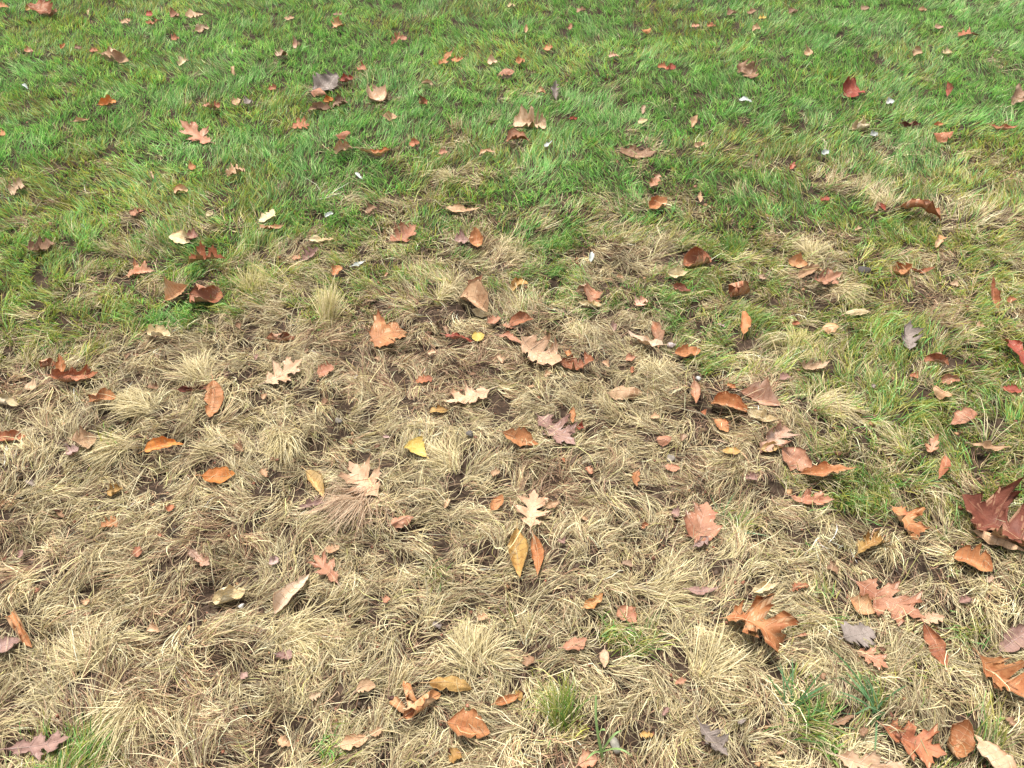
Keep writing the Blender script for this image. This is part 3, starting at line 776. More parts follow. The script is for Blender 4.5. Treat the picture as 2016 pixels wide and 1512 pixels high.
 ('scrap', 1845,482, 1858,462, 14,'or','c',.3,None), ('scrap', 1985,592, 2000,586, 9,'ru','c',.3,None),
 ('scrap', 1560,638, 1575,636, 7,'ru','c',.3,None), ('scrap', 1975,765, 2010,770, 12,'rd','c',.3,None),
 ('scrap', 200,1036, 230,1028, 16,'or','x',.3,None), ('scrap', 210,968, 240,962, 18,'oc','x',.2,None),
 ('scrap', 885,1495, 905,1480, 22,'oc','c',.2,None), ('scrap', 1260,1446, 1285,1446, 12,'oc','c',.2,None),
 ('scrap', 1015,1372, 1028,1364, 18,'oc','c',.3,None), ('scrap', 640,1082, 668,1076, 14,'ta','f',.2,None),
 ('scrap', 130,895, 155,880, 18,'mv','x',.2,None), ('scrap', 820,752, 850,745, 12,'ru','f',.2,None),
 ('scrap', 530,1110, 548,1098, 16,'mv','c',.2,None), ('scrap', 1640,1425, 1680,1410, 14,'br','c',.2,None),
 ('scrap', 1560,1160, 1590,1150, 14,'ru','f',.2,None), ('scrap', 1330,1345, 1350,1338, 12,'pk','f',.2,None),
 # white petals and feather-pale scraps
 ('lance', 700,339, 714,352, 7,'wh','f',.5,None), ('lance', 1071,288, 1088,277, 7,'wh','f',.5,None),
 ('lance', 1456,195, 1481,199, 6,'wh','f',.3,None), ('ovate', 1744,203, 1761,198, 12,'wh','c',.5,None),
 ('ovate', 1713,266, 1729,262, 13,'wh','c',.5,None), ('lance', 43,165, 54,174, 6,'wh','f',.5,None),
 ('lance', 1164,513, 1167,494, 9,'wh','c',.6,None), ('ovate', 640,425, 655,418, 10,'wh','c',.4,None),
 ('lance', 694,524, 719,513, 7,'wh','f',.4,None), ('ovate', 1617,304, 1633,296, 13,'wh','c',.6,None),
]

FRAG = [(1000,642,'ru'),(1078,735,'ta'),(1118,694,'or'),(1192,716,'pk'),(878,648,'ru'),(700,742,'br'),(742,706,'ru'),(850,694,'pk'),(604,690,'br'),(505,702,'mv'),
 (985,706,'ta'),(930,736,'br'),(1046,760,'ta'),(1210,642,'pk'),(1245,728,'ru'),(1385,812,'ru'),(1440,760,'or'),(1545,742,'ru'),(1345,860,'br'),(1290,820,'ta'),
 (1110,905,'ru'),(1160,925,'pk'),(975,930,'ru'),(880,990,'br'),(1105,1065,'pk'),(1150,1020,'ta'),(1270,1035,'ru'),(1235,1110,'br'),(1330,1010,'ru'),(1480,940,'pk'),
 (760,860,'ru'),(690,870,'br'),(520,930,'ru'),(470,880,'br'),(335,1000,'ru'),(270,1085,'pk'),(120,1010,'ru'),(60,950,'br'),(40,1090,'mv'),(170,1185,'br'),
 (300,1240,'pk'),(560,1290,'ru'),(620,1370,'br'),(480,1330,'ru'),(760,1180,'pk'),(860,1230,'br'),(950,1215,'ru'),(1040,1300,'br'),(740,1440,'ru'),(560,1460,'br'),
 (1310,1400,'pk'),(1460,1420,'br'),(1540,1480,'ru'),(1620,1330,'br'),(1580,1250,'pk'),(1900,1180,'ru'),(1950,1140,'br'),(1640,1120,'ru'),(1700,1440,'br'),(1990,1420,'ru'),
 (1800,740,'ru'),(1720,760,'br'),(1930,640,'ru'),(1880,560,'br'),(1690,450,'ru'),(1500,545,'br'),(1420,640,'ru'),(1220,545,'br'),(760,540,'ru'),(470,640,'br'),
 (250,700,'ru'),(300,760,'br'),(60,760,'ta'),(520,780,'ru'),(640,790,'br')]
rf = np.random.default_rng(77)
FADE = {'ru': ['br', 'ta', 'mv', 'ru'], 'br': ['br', 'gy', 'br', 'ta'], 'pk': ['ta', 'mv', 'be', 'pk'], 'or': ['or'], 'ta': ['ta'], 'mv': ['mv']}
for (x, y, c) in FRAG:
    L_ = rf.uniform(13, 26) * (.6 + y / 2400); a_ = rf.uniform(0, 6.28)
    SPECS.append(('scrap', x - L_ / 2 * math.cos(a_), y - L_ / 3 * math.sin(a_), x + L_ / 2 * math.cos(a_), y + L_ / 3 * math.sin(a_), L_ * rf.uniform(.35, .75), str(rf.choice(FADE[c])), rf.choice(['x', 'c', 'd']), .25, None))
NEAR_HAND = {}
for i, s in enumerate(SPECS):
    o, cat, pl, P = build_leaf(i, s)
    lab, grp = s[9], None
    if lab is None:
        word = PAL[s[6]][3]
        form = {'lance': 'leaf sliver', 'ovate': 'oval leaf', 'oak': 'lobed leaf'}.get(s[0]) or {'x': 'crumpled leaf scrap', 'd': 'folded leaf scrap'}.get(s[7], 'torn leaf scrap')
        up = 'upright ' if s[8] >= .5 else ''
        if s[6] == 'wh':
            w_ = {'lance': 'narrow whitish sliver', 'ovate': 'rounded whitish scrap'}[s[0]]
            lab, grp = f'tiny {w_} caught in the grass', f'tiny {w_} pieces in the grass'
        elif s[2] < 430:
            lab, grp = f'small {up}{word} {form} sunk in the green grass', f'small {up}{word} {form} pieces in the green grass'
        else:
            lab, grp = f'small {up}{word} {form} lying in the straw', f'small {up}{word} {form} pieces in the straw'
    tag(o, lab, cat, grp)

# ------------------------------------------------------------------ pebbles
def stone_material(name, c):
    m, nt, out = new_mat(name)
    n = nt.nodes.new('ShaderNodeTexNoise'); n.inputs['Scale'].default_value = 160; n.inputs['Detail'].default_value = 6
    tc = nt.nodes.new('ShaderNodeTexCoord'); nt.links.new(tc.outputs['Object'], n.inputs['Vector'])
    cr = nt.nodes.new('ShaderNodeValToRGB')
    cr.color_ramp.elements[0].position = .3; cr.color_ramp.elements[0].color = (*(c * .55), 1)
    cr.color_ramp.elements[1].position = .68; cr.color_ramp.elements[1].color = (*c, 1)
    p = nt.nodes.new('ShaderNodeBsdfPrincipled'); p.inputs['Roughness'].default_value = .75
    bp = nt.nodes.new('ShaderNodeBump'); bp.inputs['Strength'].default_value = .4; bp.inputs['Distance'].default_value = .001
    L = nt.links.new
    L(n.outputs[0], cr.inputs[0]); L(cr.outputs[0], p.inputs['Base Color']); L(n.outputs[0], bp.inputs['Height'])
    L(bp.outputs[0], p.inputs['Normal']); L(p.outputs[0], out.inputs['Surface'])
    return m
for i, (px, py, w, h, c, lab) in enumerate([
    (925, 856, 26, 22, lin(120, 112, 104) * .6, 'dark grey pebble in brown straw'),
    (1321, 680, 25, 24, lin(206, 188, 184) * .8, 'pale pinkish round pebble at the tip of a beige leaf'),
    (1212, 1470, 36, 38, lin(178, 172, 156) * .65, 'pale grey rounded stone beside a green grass stalk'),
    (1375, 745, 15, 16, lin(196, 196, 192) * .8, 'small whitish stone above a rust leaf'),
    (1320, 901, 26, 20, lin(158, 146, 132) * .65, 'grey pebble above a small flat pink leaf'),
    (476, 1193, 16, 16, lin(214, 208, 200) * .85, 'small white pebble beside a cream rolled leaf'),
    (667, 828, 24, 20, lin(158, 148, 136) * .6, 'flat grey stone chip in straw'),
    (1700, 530, 30, 18, lin(92, 84, 76) * .6, 'dark stone at the end of combed straw'),
]):
    import bmesh
    bm = bmesh.new(); bmesh.ops.create_icosphere(bm, subdivisions=3, radius=1)
    r = np.random.default_rng(500 + i)
    c0 = on_height(px, py, .02); c0 = on_height(px, py, float(turf_top(c0[0], c0[1])) - .007)
    dep = np.linalg.norm(c0 - np.array([0, 0, CAM_H]))
    rw, rh = .92 * w / F_PX * dep / 2, .8 * h / F_PX * dep / 2
    q = r.normal(0, 1, (7, 3)); q /= np.linalg.norm(q, axis=1, keepdims=True)
    for v in bm.verts:
        p = np.array(v.co)
        d = 1 + sum(-.30 * max(0, float(p @ k) - .45) * 1.6 for k in q) + .05 * float(noise2(p[0] * 3 + i, p[1] * 3 + p[2] * 2, 1.0, 81))
        v.co = Vector(p * d) * rw
        v.co.y *= .8
        v.co.z *= min(rh / rw * .75, .7)
    me = bpy.data.meshes.new('pebble'); bm.to_mesh(me); bm.free()
    me.polygons.foreach_set('use_smooth', np.ones(len(me.polygons), bool))
    me.materials.append(stone_material('stone_' + str(i), c))
    o = bpy.data.objects.new('pebble', me); COL.objects.link(o)
    o.location = c0; o.rotation_euler = (r.normal(0, .2), r.normal(0, .2), r.uniform(0, 6))
    tag(o, lab, 'pebble')
    vv = np.array([v.co for v in me.vertices]); leaf_pts.append(vv[vv[:, 2] > 0] + c0)
# ------------------------------------------------------------------ grass
CAP_X0, CAP_Y0, CAP_S = -4.0, -0.6, 0.005
CAP = np.full((1280, 1600), 9.0, np.float32)
def press(pts_list):
    for pts in pts_list:
        ix = ((pts[:, 0] - CAP_X0) / CAP_S).astype(int); iy = ((pts[:, 1] - CAP_Y0) / CAP_S).astype(int)
        ok = (ix > 6) & (ix < 1592) & (iy > 12) & (iy < 1272)
        ix, iy, z = ix[ok], iy[ok], pts[ok, 2]
        elev = math.atan2(CAM_H, max(float(pts[:, 1].mean()), .3))
        for dx in (-1, 0, 1):
            for dy in range(-6, 2):
                zz = z - .0025 + max(0, -dy - 1) * CAP_S * math.tan(elev)
                np.minimum.at(CAP, (iy + dy, ix + dx), zz.astype(np.float32))
press(leaf_pts)

def blades(root, az, el, length, droop, twist, width, S, color, tipcol, free, r, up_floor=.001, wob=.0):
    """ribbons: N blades of S stations; returns verts, quads, tris, colours"""
    N = len(root)
    P = np.zeros((N, S, 3)); P[:, 0] = root
    D = np.zeros((N, S, 3))
    a, e = az.copy(), el.copy()
    seg = length / (S - 1)
    for s in range(S):
        d = np.stack([np.cos(e) * np.sin(a), np.cos(e) * np.cos(a), np.sin(e)], -1)
        D[:, s] = d
        if s < S - 1:
            P[:, s + 1] = P[:, s] + d * seg[:, None]
            e = np.maximum(e - droop / (S - 1) * (0.5 + s / (S - 1)), -1.1)
            a = a + twist / (S - 1) + (r.normal(0, wob, N) if wob else 0)
    gz = ground_z(P[..., 0].ravel(), P[..., 1].ravel()).reshape(N, S)
    lay = gz + up_floor + r.uniform(0, .013, N)[:, None] * np.linspace(.2, 1, S)[None]
    P[..., 2] = np.maximum(P[..., 2], lay)
    ix = np.clip(((P[..., 0] - CAP_X0) / CAP_S).astype(int), 0, 1599)
    iy = np.clip(((P[..., 1] - CAP_Y0) / CAP_S).astype(int), 0, 1279)
    cap = CAP[iy, ix] - r.uniform(0, .004, N)[:, None]
    cap = np.where(free[:, None], 9.0, cap)
    P[..., 2] = np.minimum(P[..., 2], cap)
    roll = r.normal(0, .65, N)[:, None, None]
    D = np.gradient(P, axis=1); D /= np.maximum(np.linalg.norm(D, axis=-1, keepdims=True), 1e-9)
    h = np.stack([D[..., 1], -D[..., 0], np.zeros((N, S))], -1)
    h /= np.maximum(np.linalg.norm(h, axis=-1, keepdims=True), 1e-3)
    u = np.cross(h, D)
    side = h * np.cos(roll) + u * np.sin(roll)
    prof = np.interp(np.linspace(0, 1, S), [0, .15, .6, .85, 1], [.65, 1, .9, .6, .0])
    half = (width / 2)[:, None, None] * prof[None, :, None] * side
    A, B = P[:, :-1] - half[:, :-1], P[:, :-1] + half[:, :-1]
    T = P[:, -1:]
    V = np.concatenate([A, B, T], 1)                    # 2(S-1)+1 per blade
    m = 2 * (S - 1) + 1
    base = (np.arange(N) * m)[:, None]
    k = np.arange(S - 2)
    q = np.stack([k, k + (S - 1), k + (S - 1) + 1, k + 1], -1)
    Q = (base[:, :, None] + q[None]).reshape(-1, 4)
    Tt = base + np.array([[S - 2, 2 * (S - 1) - 1, 2 * (S - 1)]])
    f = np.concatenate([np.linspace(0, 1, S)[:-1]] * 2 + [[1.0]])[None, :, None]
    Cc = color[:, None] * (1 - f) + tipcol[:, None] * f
    return V.reshape(-1, 3), Q, Tt, Cc.reshape(-1, 3)

class Turf:
    def __init__(self): self.v, self.q, self.t, self.c, self.n = [], [], [], [], 0
    def add(self, V, Q, T, C):
        self.v.append(V); self.q.append(Q + self.n); self.t.append(T + self.n); self.c.append(C); self.n += len(V)
    def build(self, name, mat):
        me = np_mesh(name, np.concatenate(self.v), np.concatenate(self.t), np.concatenate(self.q))
        ca = me.color_attributes.new('Col', 'FLOAT_COLOR', 'POINT')
        C = np.concatenate(self.c)
        ca.data.foreach_set('color', np.concatenate([C, np.ones((len(C), 1))], 1).astype(np.float32).ravel())
        me.materials.append(mat)
        o = bpy.data.objects.new(name, me); COL.objects.link(o)
        return o

STRAWS = np.array([lin(230, 215, 172), lin(216, 200, 152), lin(200, 184, 136), lin(188, 168, 126), lin(210, 199, 162),
                   lin(168, 144, 112), lin(146, 118, 92)]) * .74
STRAW_P = np.array([.22, .20, .16, .13, .11, .10, .08])
BROWNS = np.array([lin(168, 132, 104), lin(144, 112, 88), lin(186, 148, 118), lin(122, 96, 76), lin(202, 168, 136)]) * .74
GREENS = np.array([lin(98, 150, 80), lin(114, 164, 92), lin(84, 138, 72), lin(136, 176, 108), lin(166, 194, 132)]) * .98
YELGR = np.array([lin(148, 156, 72), lin(166, 164, 84), lin(132, 148, 66), lin(176, 170, 104)]) * .82

def half_width(y): return .50 * np.maximum(y, 0) + .54 + .32

def centres(y0, y1, s0, s1, r):
    out = []
    y = y0
    while y < y1:
        s = s0 + (s1 - s0) * (y - y0) / (y1 - y0)
        w = half_width(y)
        x = np.arange(-w, w, s)
        out.append(np.stack([x + r.uniform(-.5, .5, len(x)) * s, y + r.uniform(-.5, .5, len(x)) * s], 1))
        y += s * .95
    return np.concatenate(out)

def flow(x, y):
    return 2.6 * noise2(x, y, .26, 21) + 2.2 * noise2(x, y, .085, 22)

def grow(r, C, per, S, kind_pick, green_turf, straw_turf, near):
    """tussocks at C, `per` blades each; every tussock is combed one way like hair"""
    n = len(C)
    g = greenness(C[:, 0], C[:, 1])
    gt = np.clip(g + r.normal(0, .16, n) * (g > .04) * (g < .97), 0, 1)
    main = flow(C[:, 0], C[:, 1]) + r.normal(0, .5, n) + 2.4
    fountain = r.random(n) < .05
    size = np.exp(r.normal(0, .22, n))
    curl = r.normal(0, .9, n)
    lean = r.normal(0, .2, n)
    tone = r.normal(0, .19, n)
    k = np.repeat(np.arange(n), per)
    N = len(k)
    living = r.random(N) < smooth(.12, .88, gt)[k]
    # roots
    rr = np.sqrt(r.random(N)) * np.where(living, .020, .014) * (1 if near else 1.5)
    ra = r.uniform(0, 2 * np.pi, N)
    X = C[k, 0] + rr * np.sin(ra); Y = C[k, 1] + rr * np.cos(ra)
    Z = ground_z(X, Y) - .002
    root = np.stack([X, Y, Z], 1)
    az = np.where(fountain[k], ra, main[k] + np.where(living, r.normal(0, .45, N), r.normal(0, .27, N)))
    az = np.where(r.random(N) < .08, r.uniform(-np.pi, np.pi, N), az)
    for liv, turf in ((True, green_turf), (False, straw_turf)):
        s = living == liv
        m = int(s.sum())
        if not m: continue
        kk = k[s]
        if liv:
            el = np.clip(r.normal(1.02, .22, m), .4, 1.5)
            ln = np.clip(r.normal(.038, .009, m), .016, .07) * size[kk] ** .6
            dr = r.normal(.95, .35, m); tw = r.normal(0, .5, m) + .4 * curl[kk]
            wd = r.uniform(.0009, .0016, m) * (1.1 if near else 1.6)
            px, py = to_px(X[s], Y[s], .03)
            yel = smooth(-.5, .9, .9 * noise2(X[s], Y[s], .30, 51) + .55 * smooth(1250, 1800, px) * smooth(120, 260, py)
                         + .75 * smooth(250, 540, py) - .34 + .9 * (1 - gt[kk]))
            pick = r.integers(0, len(GREENS), m); pk2 = r.integers(0, len(YELGR), m)
            isy = r.random(m) < yel * .62
            col = np.where(isy[:, None], YELGR[pk2], GREENS[pick])
            pale = smooth(.1, .8, noise2(X[s], Y[s], .42, 52))
            col = col * (1 + .28 * pale[:, None] * np.array([1.15, .8, 1.3]))
            col = col * np.exp(tone[kk] + r.normal(0, .26, m))[:, None]
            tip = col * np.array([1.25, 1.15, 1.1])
            dry = r.random(m) < .09
            tip[dry] = STRAWS[r.integers(0, 4, int(dry.sum()))]
        else:
            el = np.clip(r.normal(.50, .26, m) + lean[kk], .0, 1.2)
            el = np.where(gt[kk] > .6, el + .25, el)
            ln = np.clip(r.normal(.050, .013, m), .016, .09) * size[kk]
            dr = r.normal(1.35, .4, m); tw = 1.2 * curl[kk] + r.normal(0, .45, m)
            wd = r.uniform(.0007, .0014, m) * (1 if near else 1.5)
            bz = smooth(.15, .75, noise2(X[s], Y[s], .20, 61) * .8 + .5 * noise2(X[s], Y[s], .06, 62) + BROWNNESS(X[s], Y[s]))
            isb = r.random(m) < (.06 + .42 * bz)
            col = STRAWS[r.choice(len(STRAWS), m, p=STRAW_P)]
            col = np.where(isb[:, None], BROWNS[r.integers(0, len(BROWNS), m)], col)
            gl = (r.random(m) < .25 * gt[kk] + .03)
            col = np.where(gl[:, None], col * np.array([.82, .92, .62]), col)
            col = col * np.exp(tone[kk] + r.normal(0, .22, m))[:, None]
            tip = col * r.uniform(.9, 1.12, m)[:, None]
        free = r.random(m) < (.07 if liv else .17)
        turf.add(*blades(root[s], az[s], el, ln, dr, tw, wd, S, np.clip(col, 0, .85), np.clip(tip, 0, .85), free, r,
                         wob=.16 if not liv else .05))

BR = [_b(*a) for a in [(960, 690, 150, 60, .8), (800, 720, 90, 50, .5), (450, 1010, 70, 50, .7), (1080, 930, 110, 45, .7), (560, 690, 60, 25, .5),
      (1300, 620, 60, 40, .7), (740, 1010, 60, 60, .5), (520, 800, 60, 40, .4), (480, 1420, 70, 60, .6), (1050, 1110, 60, 50, .6), (300, 1010, 60, 40, .3),
      (800, 1260, 60, 40, .4), (90, 1080, 60, 40, .5), (1350, 930, 70, 60, .5), (640, 640, 30, 25, .8), (840, 800, 70, 20, .4), (1530, 760, 60, 40, .4),
      (1840, 1320, 50, 60, .5), (700, 1320, 60, 50, .4), (60, 800, 60, 30, .4), (330, 1180, 60, 30, .4), (290, 1400, 50, 40, .3)]]
def BROWNNESS(x, y):
    s = np.zeros_like(x)
    for cx, cy, rx, ry, amp in BR:
        s += amp * np.exp(-(((x - cx) / rx) ** 2 + ((y - cy) / ry) ** 2))
    return s

green_t, straw_t, thatch_t = Turf(), Turf(), Turf()
rg = np.random.default_rng(42)
C = centres(.22, 1.75, .030, .036, rg)
# bare scrapes: fewer tussocks where the soil looks through
hole = noise2(C[:, 0], C[:, 1], .085, 71) + .45 * noise2(C[:, 0], C[:, 1], .04, 72)
gC = greenness(C[:, 0], C[:, 1])
C = C[(hole < 1.0 - .10 * np.clip(BROWNNESS(C[:, 0], C[:, 1]), 0, 1) + .55 * gC)]
grow(rg, C, 51, 5, None, green_t, straw_t, True)
C = centres(1.75, 5.3, .036, .060, rg)
grow(rg, C, 34, 3, None, green_t, straw_t, False)

# brown thatch lying flat under the straw
nT = 46000
ty_ = rg.uniform(.2, 2.6, nT); tx_ = rg.uniform(-1, 1, nT) * half_width(ty_)
keep = rg.random(nT) > greenness(tx_, ty_) * .9
hT = noise2(tx_, ty_, .085, 71) + .45 * noise2(tx_, ty_, .04, 72)
keep &= rg.random(nT) < .35 + .65 * smooth(.1, .6, hT)
tx_, ty_ = tx_[keep], ty_[keep]; m = len(tx_)
root = np.stack([tx_, ty_, ground_z(tx_, ty_) + .001], 1)
tc_ = BROWNS[rg.integers(0, len(BROWNS), m)] * .75 * np.exp(rg.normal(0, .25, m))[:, None]
thatch_t.add(*blades(root, rg.uniform(-np.pi, np.pi, m), rg.uniform(0, .35, m), rg.uniform(.015, .04, m), rg.uniform(.2, 1, m),
                     rg.normal(0, 1.0, m), rg.uniform(.0008, .0017, m), 4, tc_, tc_ * 1.1, np.zeros(m, bool), rg))
tag(green_t.build('green_grass', M_GREEN), 'living green lawn grass leaning in every direction', 'grass', kind='stuff')
tag(straw_t.build('dead_grass', M_STRAW), 'matted straw coloured dead grass in swirled tussocks', 'dead grass', kind='stuff')
tag(thatch_t.build('thatch', M_STRAW), 'short brown thatch lying on the soil under the straw', 'thatch', kind='stuff')

# crumbs of broken leaf and crumbs of soil, far too many to count
def crumbs(name, n, xs, ys, zs, size, cols, flat, seed, mat):
    r = np.random.default_rng(seed)
    base = np.array([[1, 0, 0], [.45, .85, 0], [-.5, .8, 0], [-1, .05, 0], [-.4, -.85, 0], [.55, -.75, 0], [0, 0, 1.0], [0, 0, -1.0]])
    tri = np.array([[i, (i + 1) % 6, 6] for i in range(6)] + [[(i + 1) % 6, i, 7] for i in range(6)])
    k = r.uniform(.55, 1.25, (n, 8, 1)) * base[None]
    k[..., 2] *= flat
    k[:, 6:, :2] += r.normal(0, .25, (n, 2, 2))
    k = k * (size * np.exp(r.normal(0, .4, n)))[:, None, None]
    a = r.uniform(0, 2 * np.pi, n); t = r.normal(0, .45, n)
    x, y, z = k[..., 0], k[..., 1], k[..., 2]
    y, z = y * np.cos(t)[:, None] - z * np.sin(t)[:, None], y * np.sin(t)[:, None] + z * np.cos(t)[:, None]
    x, y = x * np.cos(a)[:, None] - y * np.sin(a)[:, None], x * np.sin(a)[:, None] + y * np.cos(a)[:, None]
    V = np.stack([x + xs[:, None], y + ys[:, None], z + zs[:, None]], -1).reshape(-1, 3)
    T = (np.arange(n)[:, None, None] * 8 + tri[None]).reshape(-1, 3)
    c = cols[r.integers(0, len(cols), n)] * np.exp(r.normal(0, .2, n))[:, None]
    me = np_mesh(name, V, T, None, False)
    ca = me.color_attributes.new('Col', 'FLOAT_COLOR', 'POINT')
    C = np.repeat(np.clip(c, 0, .8), 8, 0)
    ca.data.foreach_set('color', np.concatenate([C, np.ones((len(C), 1))], 1).astype(np.float32).ravel())
    me.materials.append(mat)
    o = bpy.data.objects.new(name, me); COL.objects.link(o); return o
nL = 4200
ly = rg.uniform(.25, 3.4, nL) ** 1.0; lx = rg.uniform(-1, 1, nL) * half_width(ly)
gl = greenness(lx, ly); kp = rg.random(nL) > gl * .75
lx, ly = lx[kp], ly[kp]
LC = np.array([lin(170, 112, 84), lin(190, 132, 104), lin(140, 92, 70), lin(196, 150, 108), lin(120, 84, 72)]) * .75
tag(crumbs('leaf_crumbs', len(lx), lx, ly, turf_top(lx, ly) - rg.uniform(.002, .016, len(lx)), .0034, LC * .8, .05, 5, M_STRAW),
    'broken brown leaf crumbs caught in the straw', 'leaf crumbs', kind='stuff')
nS = 9000
ly = rg.uniform(.2, 2.6, nS); lx = rg.uniform(-1, 1, nS) * half_width(ly)
kp = rg.random(nS) > greenness(lx, ly)
lx, ly = lx[kp], ly[kp]
SC = np.array([lin(92, 74, 58), lin(74, 60, 48), lin(112, 92, 74)]) * .6
tag(crumbs('soil_crumbs', len(lx), lx, ly, ground_z(lx, ly) + .001, .0042, SC, .7, 6, M_STRAW),
    'dark crumbs of loose soil between the straw', 'soil crumbs', kind='stuff')
# ------------------------------------------------------------------ tufts and weeds that stand out one by one
def tuft(name, px, py, n, spec, label, cat, group=None):
    """spec: spread radius, azimuth centre (image sense, 0 = away, 90 = right), azimuth spread, elevation, length, droop, width, colours"""
    rad, azc, azs, el, ln, dr, wd, cols, mat = spec
    if name == 'straw_tuft': n, wd, ln, el, rad = int(n * 1.1), wd * .62, ln * .74, el * .8, rad * .9
    if name == 'straw_tuft': azs = min(azs, 40)
    if name == 'green_tuft': n, wd, ln, rad = int(n * .55), wd * .7, ln * .75, rad * 1.25
    r = np.random.default_rng(int(px * 7 + py))
    c = on_height(px, py, .02); c = on_height(px, py, float(ground_z(c[0], c[1])) + .01)
    rr = np.sqrt(r.random(n)) * rad; ra = r.uniform(0, 2 * np.pi, n)
    X, Y = c[0] + rr * np.sin(ra), c[1] + rr * np.cos(ra)
    root = np.stack([X, Y, ground_z(X, Y) - .002], 1)
    az = math.radians(azc) + r.normal(0, math.radians(azs), n)
    col = cols[r.integers(0, len(cols), n)] * np.exp(r.normal(0, .14, n))[:, None]
    t = Turf()
    t.add(*blades(root, az, np.clip(r.normal(el, .2, n), .05, 1.5), np.clip(r.normal(ln, ln * .2, n), .02, .3), r.normal(dr, .3, n),
                  r.normal(0, .35, n) + r.normal(0, .4), r.uniform(.75, 1.3, n) * wd, 7, np.clip(col, 0, .85), np.clip(col * 1.08, 0, .85),
                  r.random(n) < .15, r, wob=.04))
    o = t.build(name, mat)
    o.data.transform(Matrix.Translation((-c[0], -c[1], -c[2]))); o.location = c
    tag(o, label, cat, group)
    return o
PALE = STRAWS[:3] * 1.08
PALEY = np.array([lin(212, 200, 130), lin(196, 186, 116), lin(226, 210, 160)]) * .72
PINKS = np.array([lin(212, 182, 150), lin(198, 162, 132), lin(224, 200, 168)]) * .72
FRESH = np.array([lin(104, 150, 68), lin(94, 140, 66), lin(132, 160, 84), lin(160, 168, 96)]) * .8
BLUEG = np.array([lin(100, 142, 96), lin(120, 154, 108), lin(90, 128, 78)]) * .75
MIXG = np.concatenate([FRESH, YELGR, PALE[:1] * .9])
S_ = M_STRAW; G_ = M_GREEN
